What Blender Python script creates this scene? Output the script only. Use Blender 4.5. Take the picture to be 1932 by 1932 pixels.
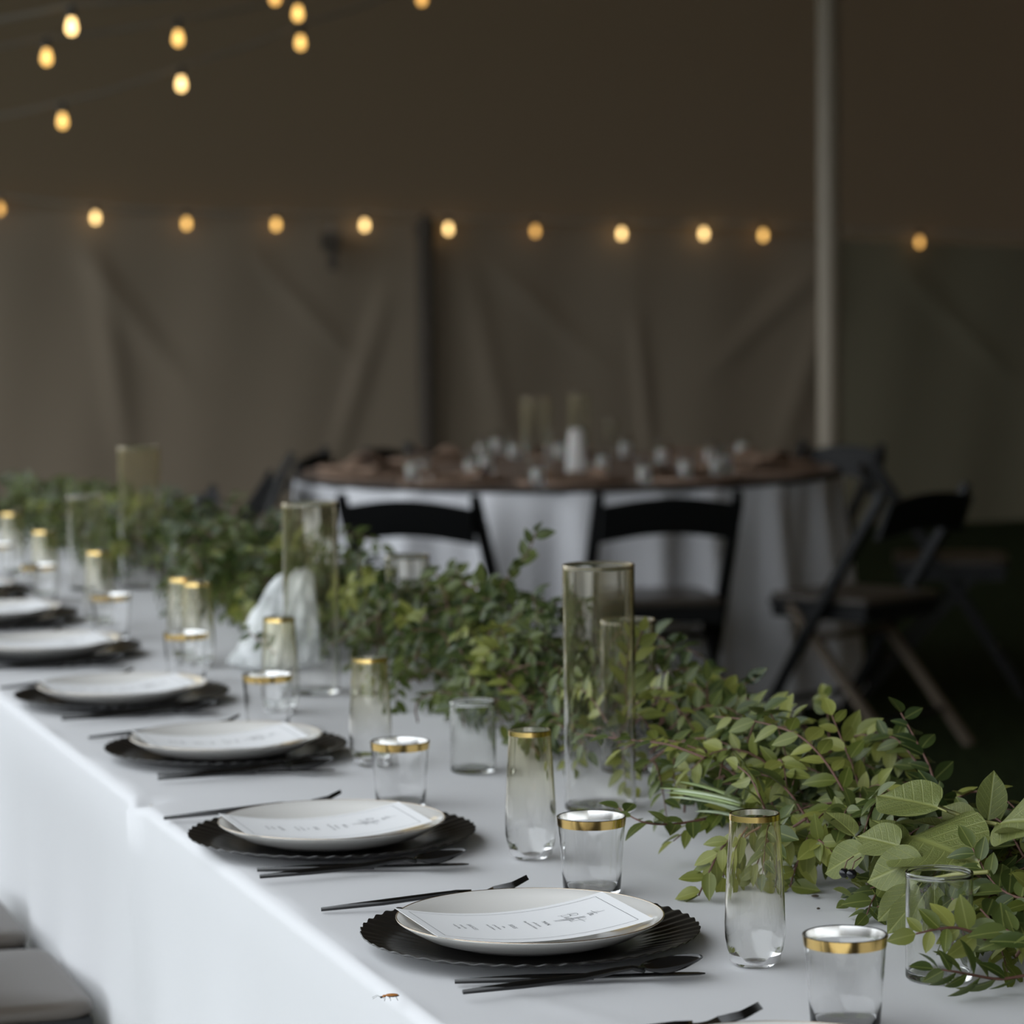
import bpy, math, random
from mathutils import Vector, Matrix
from mathutils.bvhtree import BVHTree

sc = bpy.context.scene
for o in list(bpy.data.objects):
    bpy.data.objects.remove(o)
random.seed(7)

# ------------------------------------------------------------------ camera
F = 5800.0                                    # focal length in pixels of the 1932 px frame
PITCH = math.atan(441 / F); ROLL = math.radians(0.6)
CAM = Vector((0, 0, 1.397))
FWD = Vector((0, math.cos(PITCH), -math.sin(PITCH)))
U0 = Vector((0, math.sin(PITCH), math.cos(PITCH))); R0 = Vector((1, 0, 0))
UP = U0 * math.cos(ROLL) + R0 * math.sin(ROLL)
RT = R0 * math.cos(ROLL) - U0 * math.sin(ROLL)
cam_d = bpy.data.cameras.new('camera'); cam = bpy.data.objects.new('camera', cam_d)
sc.collection.objects.link(cam); sc.camera = cam
cam_d.sensor_width = 36.0; cam_d.lens = F * 36.0 / 1932.0
cam_d.clip_start = 0.05; cam_d.clip_end = 300
cam.matrix_world = Matrix(((RT.x, UP.x, -FWD.x, CAM.x), (RT.y, UP.y, -FWD.y, CAM.y), (RT.z, UP.z, -FWD.z, CAM.z), (0, 0, 0, 1)))
cam_d.dof.use_dof = True; cam_d.dof.focus_distance = 2.98; cam_d.dof.aperture_fstop = 6.3

# ------------------------------------------------------------------ light
world = bpy.data.worlds.new('overcast_sky'); sc.world = world; world.use_nodes = True
bg = world.node_tree.nodes['Background']
bg.inputs['Color'].default_value = (0.885, 0.945, 1.0, 1); bg.inputs['Strength'].default_value = 1.0
vs = sc.view_settings
vs.view_transform = 'Standard'; vs.look = 'None'; vs.gamma = 1.0; vs.use_curve_mapping = False
vs.exposure = 1.30
sc.cycles.use_denoising = True
sc.cycles.transparent_max_bounces = 64
sc.cycles.max_bounces = 18; sc.cycles.transmission_bounces = 18; sc.cycles.glossy_bounces = 4
sc.cycles.adaptive_threshold = 0.03
sc.cycles.diffuse_bounces = 4
sc.cycles.sample_clamp_indirect = 4.0

def ray(px, py):
    return FWD + RT * ((px - 966) / F) - UP * ((py - 966) / F)
def G(px, py, z=0.75):                        # point at height z seen at a pixel of the photograph
    d = ray(px, py); return CAM + d * ((z - CAM.z) / d.z)
def PY(px, py, Y):
    d = ray(px, py); return CAM + d * (Y / d.y)
ANG = math.radians(18.8); S_, C_ = math.sin(ANG), math.cos(ANG)
UD = Vector((-S_, C_, 0)); VD = Vector((C_, S_, 0))   # along the table (away), across the table (inwards)
def T(u, v, z=0.0):
    return UD * u + VD * v + Vector((0, 0, z))
def uv(p):
    return p.dot(UD), p.dot(VD)
def PV(px, py, v):
    d = ray(px, py); t = v / d.dot(VD) if abs(d.dot(VD)) > 1e-6 else 3; return CAM + d * t
def project(p):
    q = p - CAM; w = q.dot(FWD)
    return 966 + F * q.dot(RT) / w, 966 - F * q.dot(UP) / w

# ------------------------------------------------------------------ materials
MAT = {}
def mat(name, color, rough=0.5, metal=0.0, spec=0.5, **kw):
    m = bpy.data.materials.new(name); m.use_nodes = True
    b = m.node_tree.nodes['Principled BSDF']
    b.inputs['Base Color'].default_value = (*color, 1); b.inputs['Roughness'].default_value = rough
    b.inputs['Metallic'].default_value = metal; b.inputs['Specular IOR Level'].default_value = spec
    for k, v in kw.items():
        b.inputs[k.replace('_', ' ')].default_value = v
    MAT[name] = m; return m
def N(m, t, **kw):
    n = m.node_tree.nodes.new(t)
    for k, v in kw.items(): setattr(n, k, v)
    return n
def L(m, a, b): m.node_tree.links.new(a, b)
def bump(m, scale, strength, dist=0.002, detail=4, coord='Object', kind='ShaderNodeTexNoise'):
    tc = N(m, 'ShaderNodeTexCoord'); nz = N(m, kind); bp = N(m, 'ShaderNodeBump')
    nz.inputs['Scale'].default_value = scale
    if 'Detail' in nz.inputs: nz.inputs['Detail'].default_value = detail
    bp.inputs['Strength'].default_value = strength; bp.inputs['Distance'].default_value = dist
    L(m, tc.outputs[coord], nz.inputs['Vector'])
    L(m, nz.outputs[0], bp.inputs['Height']); L(m, bp.outputs['Normal'], m.node_tree.nodes['Principled BSDF'].inputs['Normal'])
def mottle(m, c1, c2, scale, coord='Object', detail=5):
    tc = N(m, 'ShaderNodeTexCoord'); nz = N(m, 'ShaderNodeTexNoise'); cr = N(m, 'ShaderNodeValToRGB')
    nz.inputs['Scale'].default_value = scale; nz.inputs['Detail'].default_value = detail
    cr.color_ramp.elements[0].position = .3; cr.color_ramp.elements[1].position = .7
    cr.color_ramp.elements[0].color = (*c1, 1); cr.color_ramp.elements[1].color = (*c2, 1)
    L(m, tc.outputs[coord], nz.inputs['Vector']); L(m, nz.outputs[0], cr.inputs[0])
    L(m, cr.outputs[0], m.node_tree.nodes['Principled BSDF'].inputs['Base Color'])

m = mat('white_cloth', (.672, .670, .68), .75, spec=.25, Sheen_Weight=.15); bump(m, 900, .12, .0006, 2)
m = mat('round_cloth', (.86, .86, .89), .8, spec=.2); bump(m, 500, .1, .0006, 2)
m = mat('porcelain', (.82, .80, .765), .12, spec=.55)
m = mat('charger_black', (.011, .010, .009), .34, spec=.5)
m = mat('cutlery_black', (.006, .006, .006), .14, spec=.55)
m = mat('gold', (1.0, .70, .26), .14, 1.0)
m = mat('rose_gold', (.70, .58, .45), .25, 1.0)
m = mat('silver', (.85, .84, .82), .2, 1.0)
m = mat('card', (.93, .93, .935), .7, spec=.2)
m = mat('ink', (.07, .07, .08), .8, spec=.1)
m = mat('chair_black', (.006, .0065, .007), .5, spec=.4)
m = mat('chair_pad', (.075, .062, .05), .36, spec=.6); bump(m, 60, .12, .001)
m = mat('chair_tan', (.30, .22, .12), .5)
m = mat('leg_brown', (.16, .125, .09), .55)
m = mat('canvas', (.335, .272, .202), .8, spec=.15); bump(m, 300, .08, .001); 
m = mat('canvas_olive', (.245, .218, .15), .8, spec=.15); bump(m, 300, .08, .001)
m = mat('canvas_roof', (.36, .295, .22), .8, spec=.15); bump(m, 200, .08, .001)
_tl = N(m, 'ShaderNodeBsdfTranslucent'); _tl.inputs[0].default_value = (.0078, .0047, .0025, 1); _ad = N(m, 'ShaderNodeAddShader')   # vinyl lets a little daylight through
L(m, m.node_tree.nodes['Principled BSDF'].outputs[0], _ad.inputs[0]); L(m, _tl.outputs[0], _ad.inputs[1]); L(m, _ad.outputs[0], m.node_tree.nodes['Material Output'].inputs['Surface'])
m = mat('seam', (.34, .28, .21), .8)
m = mat('pole_paint', (.35, .295, .22), .5)
m = mat('pole_dark', (.085, .068, .05), .7)  # tone of the strap, and of the pole standing in for the overlap shadow
m = mat('wire', (.42, .38, .32), .6)
m = mat('socket', (.05, .045, .04), .5)
m = mat('twig', (.13, .06, .042), .6)
m = mat('stem_green', (.26, .26, .08), .5)
m = mat('berry', (.004, .004, .007), .25)
m = mat('blade', (.25, .32, .13), .45)
m = mat('blade_pale', (.45, .52, .36), .45)
m = mat('beetle_orange', (.42, .16, .03), .35)
m = mat('beetle_dark', (.03, .02, .015), .4)
m = mat('crumb', (.05, .035, .02), .8)
m = mat('overlay', (.27, .19, .145), .85); mottle(m, (.23, .16, .12), (.33, .24, .185), 14)
m = mat('overlay_trim', (.03, .024, .02), .8)
m = mat('rattan', (.34, .22, .15), .75); mottle(m, (.26, .165, .11), (.42, .29, .21), 60)
m = mat('candle', (.85, .83, .80), .5, Subsurface_Weight=.2)
m = mat('tabletop', (.45, .40, .33), .5)
m = mat('steel', (.4, .4, .4), .4, 1.0)
m = mat('lawn', (.05, .07, .03), .95, spec=.1); mottle(m, (.012, .020, .009), (.045, .062, .022), 30)
bump(m, 80, .7, .03)

def glass(name, tint_top, tint_bot, h, lustre=0.0, ior=1.45):
    """refractive glass with a faint tint that may deepen towards the rim"""
    m = bpy.data.materials.new(name); m.use_nodes = True; nt = m.node_tree
    nt.nodes.remove(nt.nodes['Principled BSDF']); out = nt.nodes['Material Output']
    tc = N(m, 'ShaderNodeTexCoord'); sp = N(m, 'ShaderNodeSeparateXYZ'); mr = N(m, 'ShaderNodeMapRange')
    L(m, tc.outputs['Object'], sp.inputs[0]); L(m, sp.outputs['Z'], mr.inputs['Value'])
    mr.inputs['From Min'].default_value = h * .25; mr.inputs['From Max'].default_value = h
    cr = N(m, 'ShaderNodeMix', data_type='RGBA'); L(m, mr.outputs[0], cr.inputs[0])
    cr.inputs[6].default_value = (*tint_bot, 1); cr.inputs[7].default_value = (*tint_top, 1)
    gl = N(m, 'ShaderNodeBsdfGlass'); gl.inputs['Roughness'].default_value = 0; gl.inputs['IOR'].default_value = ior
    L(m, cr.outputs[2], gl.inputs[0]); L(m, gl.outputs[0], out.inputs['Surface']); MAT[name] = m
    if lustre:                                           # vapour-thin gold lustre, strongest at the rim, more mirror-like edge-on
        go = N(m, 'ShaderNodeBsdfGlossy'); go.inputs['Color'].default_value = (1, .78, .40, 1); go.inputs['Roughness'].default_value = .22
        lw = N(m, 'ShaderNodeLayerWeight'); lw.inputs['Blend'].default_value = .5
        p3 = N(m, 'ShaderNodeMath', operation='POWER'); p3.inputs[1].default_value = 3.0; L(m, lw.outputs['Facing'], p3.inputs[0])
        ma = N(m, 'ShaderNodeMath', operation='MULTIPLY_ADD'); ma.inputs[1].default_value = .6; ma.inputs[2].default_value = .02; L(m, p3.outputs[0], ma.inputs[0])
        mz = N(m, 'ShaderNodeMath', operation='MULTIPLY'); L(m, ma.outputs[0], mz.inputs[0]); L(m, mr.outputs[0], mz.inputs[1])
        ml = N(m, 'ShaderNodeMath', operation='MULTIPLY'); ml.inputs[1].default_value = lustre; L(m, mz.outputs[0], ml.inputs[0])
        mx = N(m, 'ShaderNodeMixShader'); L(m, ml.outputs[0], mx.inputs[0]); L(m, gl.outputs[0], mx.inputs[1]); L(m, go.outputs[0], mx.inputs[2]); L(m, mx.outputs[0], out.inputs['Surface'])
glass('glass_tumbler', (.995, .995, .995), (.995, .995, .995), .08)
glass('glass_flute', (.99, .976, .90), (.998, .998, .996), .144, .6)
glass('glass_hurricane', (.993, .984, .945), (.996, .995, .99), .30, 1.0)
glass('glass_votive', (.985, .99, .98), (.99, .992, .988), .1)
glass('glass_far', (.985, .985, .98), (.985, .985, .98), .3, 1.1)

def bag_mat():
    m = bpy.data.materials.new('plastic_bag'); m.use_nodes = True; nt = m.node_tree
    b = nt.nodes['Principled BSDF']; out = nt.nodes['Material Output']
    b.inputs['Base Color'].default_value = (.86, .88, .88, 1); b.inputs['Roughness'].default_value = .18
    tr = N(m, 'ShaderNodeBsdfTransparent'); tr.inputs[0].default_value = (.96, .97, .97, 1)
    tc = N(m, 'ShaderNodeTexCoord'); nz = N(m, 'ShaderNodeTexNoise'); nz.inputs['Scale'].default_value = 22
    L(m, tc.outputs['Object'], nz.inputs[0]); mr = N(m, 'ShaderNodeMapRange')
    mr.inputs['From Min'].default_value = .35; mr.inputs['From Max'].default_value = .65; mr.inputs['To Min'].default_value = .34; mr.inputs['To Max'].default_value = .8
    L(m, nz.outputs[0], mr.inputs[0]); mx = N(m, 'ShaderNodeMixShader'); L(m, mr.outputs[0], mx.inputs[0])
    L(m, tr.outputs[0], mx.inputs[1]); L(m, b.outputs[0], mx.inputs[2]); L(m, mx.outputs[0], out.inputs['Surface'])
    MAT['plastic_bag'] = m
bag_mat()

def emit(name, color, s):
    m = bpy.data.materials.new(name); m.use_nodes = True
    b = m.node_tree.nodes['Principled BSDF']
    b.inputs['Base Color'].default_value = (.6, .45, .2, 1)
    b.inputs['Emission Color'].default_value = (*color, 1); b.inputs['Emission Strength'].default_value = s
    MAT[name] = m
emit('bulb_warm', (1.0, .56, .15), 1.1)
emit('bulb_bright', (1.0, .64, .25), 1.8)
emit('bulb_dim', (1.0, .52, .13), .8)

def leaf_mat(name, ca, cb, veins=False, back=None):
    m = bpy.data.materials.new(name); m.use_nodes = True; nt = m.node_tree
    b = nt.nodes['Principled BSDF']; out = nt.nodes['Material Output']
    oi = N(m, 'ShaderNodeObjectInfo'); at = N(m, 'ShaderNodeAttribute', attribute_name='tint')
    ad = N(m, 'ShaderNodeMath', operation='ADD'); fr = N(m, 'ShaderNodeMath', operation='FRACT')
    L(m, oi.outputs['Random'], ad.inputs[0]); L(m, at.outputs['Fac'], ad.inputs[1]); L(m, ad.outputs[0], fr.inputs[0])
    cr = N(m, 'ShaderNodeMix', data_type='RGBA'); cr.inputs[6].default_value = (*ca, 1); cr.inputs[7].default_value = (*cb, 1)
    L(m, fr.outputs[0], cr.inputs[0]); col = cr.outputs[2]
    if back:
        ge = N(m, 'ShaderNodeNewGeometry'); bk = N(m, 'ShaderNodeMix', data_type='RGBA')
        bk.inputs[7].default_value = (*back, 1); L(m, ge.outputs['Backfacing'], bk.inputs[0]); L(m, col, bk.inputs[6]); col = bk.outputs[2]
    tc = N(m, 'ShaderNodeUVMap'); tc.uv_map = 'UVMap'; sp = N(m, 'ShaderNodeSeparateXYZ'); L(m, tc.outputs[0], sp.inputs[0])
    s1 = N(m, 'ShaderNodeMath', operation='SUBTRACT'); s1.inputs[1].default_value = .5; L(m, sp.outputs['X'], s1.inputs[0])
    ab = N(m, 'ShaderNodeMath', operation='ABSOLUTE'); L(m, s1.outputs[0], ab.inputs[0])
    mid = N(m, 'ShaderNodeMapRange'); mid.inputs['From Min'].default_value = .012; mid.inputs['From Max'].default_value = .05
    mid.inputs['To Min'].default_value = 1; mid.inputs['To Max'].default_value = 0; L(m, ab.outputs[0], mid.inputs[0]); fac = mid.outputs[0]
    if veins:
        mu = N(m, 'ShaderNodeMath', operation='MULTIPLY_ADD'); mu.inputs[1].default_value = -.75
        L(m, ab.outputs[0], mu.inputs[0]); L(m, sp.outputs['Y'], mu.inputs[2])
        m6 = N(m, 'ShaderNodeMath', operation='MULTIPLY'); m6.inputs[1].default_value = 6.5; L(m, mu.outputs[0], m6.inputs[0])
        f2 = N(m, 'ShaderNodeMath', operation='FRACT'); L(m, m6.outputs[0], f2.inputs[0])
        d5 = N(m, 'ShaderNodeMath', operation='SUBTRACT'); d5.inputs[1].default_value = .5; L(m, f2.outputs[0], d5.inputs[0])
        a5 = N(m, 'ShaderNodeMath', operation='ABSOLUTE'); L(m, d5.outputs[0], a5.inputs[0])
        lv = N(m, 'ShaderNodeMapRange'); lv.inputs['From Min'].default_value = .03; lv.inputs['From Max'].default_value = .10
        lv.inputs['To Min'].default_value = .75; lv.inputs['To Max'].default_value = 0; L(m, a5.outputs[0], lv.inputs[0])
        vo = N(m, 'ShaderNodeTexVoronoi', feature='DISTANCE_TO_EDGE'); vo.inputs['Scale'].default_value = 26
        L(m, tc.outputs[0], vo.inputs['Vector'])
        vr = N(m, 'ShaderNodeMapRange'); vr.inputs['From Min'].default_value = .02; vr.inputs['From Max'].default_value = .12
        vr.inputs['To Min'].default_value = .38; vr.inputs['To Max'].default_value = 0; L(m, vo.outputs['Distance'], vr.inputs[0])
        mx1 = N(m, 'ShaderNodeMath', operation='MAXIMUM'); L(m, lv.outputs[0], mx1.inputs[0]); L(m, vr.outputs[0], mx1.inputs[1])
        mx2 = N(m, 'ShaderNodeMath', operation='MAXIMUM'); L(m, mx1.outputs[0], mx2.inputs[0]); L(m, fac, mx2.inputs[1]); fac = mx2.outputs[0]
        bp = N(m, 'ShaderNodeBump'); bp.inputs['Strength'].default_value = .5; bp.inputs['Distance'].default_value = .0012
        bp.invert = True; L(m, fac, bp.inputs['Height']); L(m, bp.outputs[0], b.inputs['Normal'])
    vm = N(m, 'ShaderNodeMix', data_type='RGBA'); mf = N(m, 'ShaderNodeMath', operation='MULTIPLY'); mf.inputs[1].default_value = .4
    L(m, fac, mf.inputs[0]); L(m, mf.outputs[0], vm.inputs[0]); L(m, col, vm.inputs[6]); vm.inputs[7].default_value = (.40, .42, .13, 1)
    L(m, vm.outputs[2], b.inputs['Base Color']); b.inputs['Roughness'].default_value = .42; b.inputs['Specular IOR Level'].default_value = .45
    tl = N(m, 'ShaderNodeBsdfTranslucent'); L(m, vm.outputs[2], tl.inputs[0])
    mx = N(m, 'ShaderNodeMixShader'); mx.inputs[0].default_value = .28
    L(m, b.outputs[0], mx.inputs[1]); L(m, tl.outputs[0], mx.inputs[2]); L(m, mx.outputs[0], out.inputs['Surface'])
    MAT[name] = m
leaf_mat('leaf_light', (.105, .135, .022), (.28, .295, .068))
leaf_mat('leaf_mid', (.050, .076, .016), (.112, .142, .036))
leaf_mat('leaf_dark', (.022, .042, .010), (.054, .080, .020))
leaf_mat('leaf_salal', (.135, .165, .042), (.205, .23, .066), True, (.22, .24, .08))

# ------------------------------------------------------------------ mesh helpers
COL = sc.collection
class MB:
    def __init__(s): s.v = []; s.f = []; s.uv = {}
    def add(s, vs, fs):
        k = len(s.v); s.v += [tuple(p) for p in vs]; s.f += [tuple(i + k for i in f) for f in fs]; return s
    def box(s, c, d, R=None):
        x, y, z = d[0] / 2, d[1] / 2, d[2] / 2
        P = [Vector((a * x, b * y, e * z)) for a in (-1, 1) for b in (-1, 1) for e in (-1, 1)]
        if R: P = [R @ p for p in P]
        return s.add([p + Vector(c) for p in P], [(0, 1, 3, 2), (4, 6, 7, 5), (0, 4, 5, 1), (2, 3, 7, 6), (0, 2, 6, 4), (1, 5, 7, 3)])
    def tube(s, pts, rad, n=8, cap=True, flat=1.0, upv=Vector((0, 0, 1))):
        pts = [Vector(p) for p in pts]; k = len(s.v); m_ = len(pts)
        if not isinstance(rad, (list, tuple)): rad = [rad] * m_
        for i, p in enumerate(pts):
            t = (pts[min(i + 1, m_ - 1)] - pts[max(i - 1, 0)]).normalized()
            a = t.cross(upv)
            a = a.normalized() if a.length > 1e-4 else t.cross(Vector((1, 0.2, 0))).normalized()
            b = a.cross(t).normalized()
            for j in range(n):
                th = 2 * math.pi * (j + .5) / n
                s.v.append(tuple(p + a * (math.cos(th) * rad[i]) + b * (math.sin(th) * rad[i] * flat)))
        for i in range(m_ - 1):
            for j in range(n):
                q = (j + 1) % n
                s.f.append((k + i * n + j, k + i * n + q, k + (i + 1) * n + q, k + (i + 1) * n + j))
        if cap:
            s.f.append(tuple(k + j for j in reversed(range(n)))); s.f.append(tuple(k + (m_ - 1) * n + j for j in range(n)))
        return s
    def lathe(s, prof, n=48, closed=False):
        k = len(s.v); m_ = len(prof)
        for r, z in prof:
            for j in range(n):
                th = 2 * math.pi * j / n; s.v.append((r * math.cos(th), r * math.sin(th), z))
        for i in range(m_ if closed else m_ - 1):
            i2 = (i + 1) % m_
            for j in range(n):
                q = (j + 1) % n; s.f.append((k + i * n + j, k + i * n + q, k + i2 * n + q, k + i2 * n + j))
        return s
    def grid(s, fn, nu, nv):
        k = len(s.v)
        for i in range(nu + 1):
            for j in range(nv + 1): s.v.append(tuple(fn(i / nu, j / nv)))
        for i in range(nu):
            for j in range(nv):
                a = k + i * (nv + 1) + j; s.f.append((a, a + 1, a + nv + 2, a + nv + 1))
        return s
    def mesh(s, name, material=None, smooth=True, sharp=None):
        me = bpy.data.meshes.new(name); me.from_pydata(s.v, [], s.f); me.validate()
        if material: me.materials.append(MAT[material])
        if smooth: me.polygons.foreach_set('use_smooth', [True] * len(me.polygons))
        me.update()
        if sharp: me.set_sharp_from_angle(angle=math.radians(sharp))
        return me
def link(o, parent=None):
    COL.objects.link(o)
    if parent: o.parent = parent
    return o
def obj(name, me, parent=None, loc=None, mw=None):
    o = bpy.data.objects.new(name, me)
    if loc is not None: o.location = loc
    if mw is not None: o.matrix_local = mw
    return link(o, parent)
def tag(o, label, cat, group=None):
    o['label'] = label; o['category'] = cat
    if group: o['group'] = group
    return o
def struct(o): o['kind'] = 'structure'; return o
def thing(name, label, cat, loc, rz=0.0, group=None):
    o = bpy.data.objects.new(name, None); o.empty_display_size = .05
    o.location = loc; o.rotation_euler = (0, 0, rz); link(o); return tag(o, label, cat, group)
CACHE = {}
def cached(key, fn):
    if key not in CACHE: CACHE[key] = fn()
    return CACHE[key]
ORD = ['nearest', 'second nearest', 'third nearest', 'fourth nearest', 'fifth nearest', 'sixth nearest', 'seventh nearest', 'eighth nearest']
NTH = ['leftmost', 'second from left', 'third from left', 'fourth from left', 'fifth from left', 'sixth from left', 'seventh from left', 'eighth from left', 'ninth from left',
       'tenth from left', 'eleventh from left', 'twelfth from left', 'thirteenth from left', 'fourteenth from left', 'fifteenth from left', 'rightmost']
def smooth(a, b, x):
    t = max(0, min(1, (x - a) / (b - a))); return t * t * (3 - 2 * t)

# ------------------------------------------------------------------ setting: lawn, tent walls, roof
U_BACK, V_L, V_R, U_N = 15.55, -0.05, 11.5, -5.0
def lawn(a, b):
    x, y = -30 + 60 * a, -25 + 75 * b
    return (x, y, 0)
fl = struct(obj('floor', MB().grid(lawn, 12, 14).mesh('floor', 'lawn')))
def z_eave(v): return max(1.52, 1.77 - .040 * (v - 2.58))
CREASE = [(2.95, 1.6, 3.6, .75, .05), (3.05, 1.62, 3.25, .2, .05), (4.6, 1.35, 4.25, .3, .04), (5.15, 1.5, 5.9, .85, .05), (7.15, 1.5, 6.35, .8, .05), (7.2, 1.4, 6.8, .3, .05), (5.05, 1.5, 5.3, .2, .05), (3.9, 1.5, 4.5, .9, .03), (7.6, 1.4, 8.4, .7, .04), (6.0, 1.2, 6.1, .2, .03)]
def wall_d(v, z):
    d = .008 * math.sin(v * 5.1 + z * .7) + .006 * math.sin(v * 11.3 - z * 1.9)
    for (va, za, vb, zb, w) in CREASE:
        t = max(0, min(1, (z - za) / (zb - za))); vc = va + (vb - va) * t
        d += .026 * math.exp(-((v - vc) / (w * 1.4)) ** 2) * math.sin(math.pi * min(1, .15 + .85 * t)) * (1 if za >= z >= zb - .2 else .3)
    return d * smooth(0, .25, 1.75 - z)
def wall_back():
    top = MB().tube([T(U_BACK, V_L + (V_R - V_L) * i / 40, z_eave(V_L + (V_R - V_L) * i / 40)) for i in range(41)], .02, 8).mesh('eave_rope', 'canvas')
    w = struct(obj('wall_back', top))
    edges = [V_L, 2.62, 4.83, 7.15, 9.6, V_R]
    for k in range(5):
        a, b = edges[k], edges[k + 1] + (.06 if k < 4 else 0)
        off = .012 * (k % 2)
        def fn(p, q, a=a, b=b, off=off):
            v = a + (b - a) * p; z = z_eave(v) * (1 - q) - .03 * q + .004
            return T(U_BACK - .03 - off - wall_d(v, z), v, z)
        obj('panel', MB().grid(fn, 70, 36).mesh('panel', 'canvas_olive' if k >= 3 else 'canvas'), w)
    return w
wall_back()
def flat_wall(name, p, q, z=2.0):
    def fn(a, b):
        d = .02 * math.sin(a * 60)
        P = p.lerp(q, a); nrm = Vector(((q - p).y, -(q - p).x, 0)).normalized()
        return P + nrm * d + Vector((0, 0, z * b))
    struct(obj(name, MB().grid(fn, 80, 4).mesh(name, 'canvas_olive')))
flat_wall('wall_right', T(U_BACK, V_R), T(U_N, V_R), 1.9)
flat_wall('wall_near', T(U_N, V_L), T(U_N, V_R), 2.3)
def roof_z(u, v):
    return min(2.95 + .42 * (v - V_L), z_eave(v) + .52 * (U_BACK - u), 1.9 + .42 * (V_R - v), 2.3 + .4 * (u - U_N), 4.6)
NR = 60
def roof_fn(a, b):
    u = U_N - .05 + (U_BACK + .1 - U_N) * a; v = V_L - .05 + (V_R + .1 - V_L) * b
    return T(u, v, roof_z(u, v) + .01)
roof = obj('ceiling', MB().grid(roof_fn, 110, 66).mesh('ceiling', 'canvas_roof')); struct(roof)

# poles
def on_wall(px, py):
    d = ray(px, py); t_ = (U_BACK - .12) / d.dot(UD); return CAM + d * t_
def pole(name, label, p, r, top, matn, tilt=0.0):
    t = thing(name, label, 'pole', (p.x, p.y, 0))
    obj('shaft', MB().tube([(0, 0, .02), (0, 0, top)], r, 24).mesh('shaft', matn, sharp=40), t)
    obj('base_plate', MB().lathe([(0, 0), (.13, 0), (.13, .015), (r + .02, .02), (r + .02, .06), (0, .06)], 24).mesh('base_plate', 'steel', sharp=30), t)
    obj('cap', MB().lathe([(r + .012, top - .1), (r + .012, top - .02), (.02, top), (0.012, top + .03), (0, top + .03)], 24).mesh('cap', matn, sharp=40), t)
    return t
pp = PY(1565, 800, 12.5); u_, v_ = uv(pp)
pole('tent_pole', 'tall tan main tent pole rising behind the round table', pp, .047, roof_z(u_, v_) - .04, 'pole_paint')
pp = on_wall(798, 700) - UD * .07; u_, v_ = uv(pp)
pole('shadow_pole', 'dark slim pole standing in for the overlap shadow on the back tent wall', pp, .045, roof_z(u_, v_) - .07, 'pole_dark')  # added dark shape imitating the shadow where the wall panels overlap
sp_ = PY(624, 455, 15.9)
tb = thing('strap_bundle', 'small dark strap bundle hanging high on back tent wall', 'strap', sp_)
obj('roll', MB().tube([(-.05, 0, 0), (.05, 0, 0)], .045, 14).mesh('roll', 'pole_dark', sharp=40), tb)
obj('tail', MB().box((0.01, 0, -.09), (.05, .012, .12)).mesh('tail', 'pole_dark', False), tb)
obj('hook', MB().tube([(0, 0, .04), (0, .05, .13)], .006, 6).mesh('hook', 'steel'), tb)

# ------------------------------------------------------------------ string lights
def bulb_mesh(mn): return cached('b' + mn, lambda: MB().lathe([(.0, -.022), (.009, -.020), (.0145, -.012), (.016, -.002), (.014, .009), (.010, .022), (.009, .03), (0, .03)], 16).mesh('bulb', mn))
sock = cached('sock', lambda: MB().lathe([(0, .028), (.0125, .028), (.0125, .062), (.006, .07), (0, .07)], 12).mesh('socket', 'socket', sharp=40))
def light_string(label, bulbs, ends, hang=.07):
    first = bulbs[0][0]
    t = thing('string_light', label, 'string light', first, 0, 'warm bulb strings in the tent')
    pts = [ends[0] - first] + [p + Vector((0, 0, hang)) - first for p, _ in bulbs] + [ends[1] - first]
    fine = []
    for a, b in zip(pts, pts[1:]):
        for i in range(6):
            q = i / 6; fine.append(a.lerp(b, q) - Vector((0, 0, .018 * (b - a).length * 4 * q * (1 - q))))
    fine.append(pts[-1])
    obj('wire', MB().tube(fine, .008, 6).mesh('wire', 'wire'), t)
    for p, mn in bulbs:
        s = obj('socket', sock, t, loc=p - first)
        obj('bulb', bulb_mesh(mn), s)
eb = [(-160, 385, 'bulb_dim'), (0, 395, 'bulb_dim'), (180, 412, 'bulb_bright'), (352, 423, 'bulb_warm'), (521, 425, 'bulb_warm'), (688, 426, 'bulb_bright'), (846, 433, 'bulb_bright'), (1010, 437, 'bulb_dim'),
      (1173, 442, 'bulb_bright'), (1328, 442, 'bulb_bright'), (1440, 445, 'bulb_warm'), (1735, 458, 'bulb_dim')]
light_string('long string of warm bulbs along the top of the back wall', [(on_wall(x, y), mn) for x, y, mn in eb], (on_wall(-330, 365), on_wall(2050, 440)))
light_string('topmost warm bulb string in the upper left corner', [(PY(135, 52, 9.6), 'bulb_bright'), (PY(519, -4, 10.2), 'bulb_dim')], (PY(-150, 58, 9.3), PY(800, -60, 10.6)))
light_string('middle warm bulb string in the upper left corner', [(PY(88, 110, 10.4), 'bulb_warm'), (PY(336, 74, 10.8), 'bulb_warm'), (PY(562, 27, 11.2), 'bulb_warm')], (PY(-150, 105, 10.0), PY(860, -60, 11.6)))
light_string('lowest warm bulb string slanting across the upper left', [(PY(118, 230, 11.2), 'bulb_warm'), (PY(342, 160, 11.6), 'bulb_bright'), (PY(567, 82, 12.0), 'bulb_warm'), (PY(796, -1, 12.4), 'bulb_dim')], (PY(-150, 240, 10.8), PY(1000, -90, 12.8)))

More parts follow.
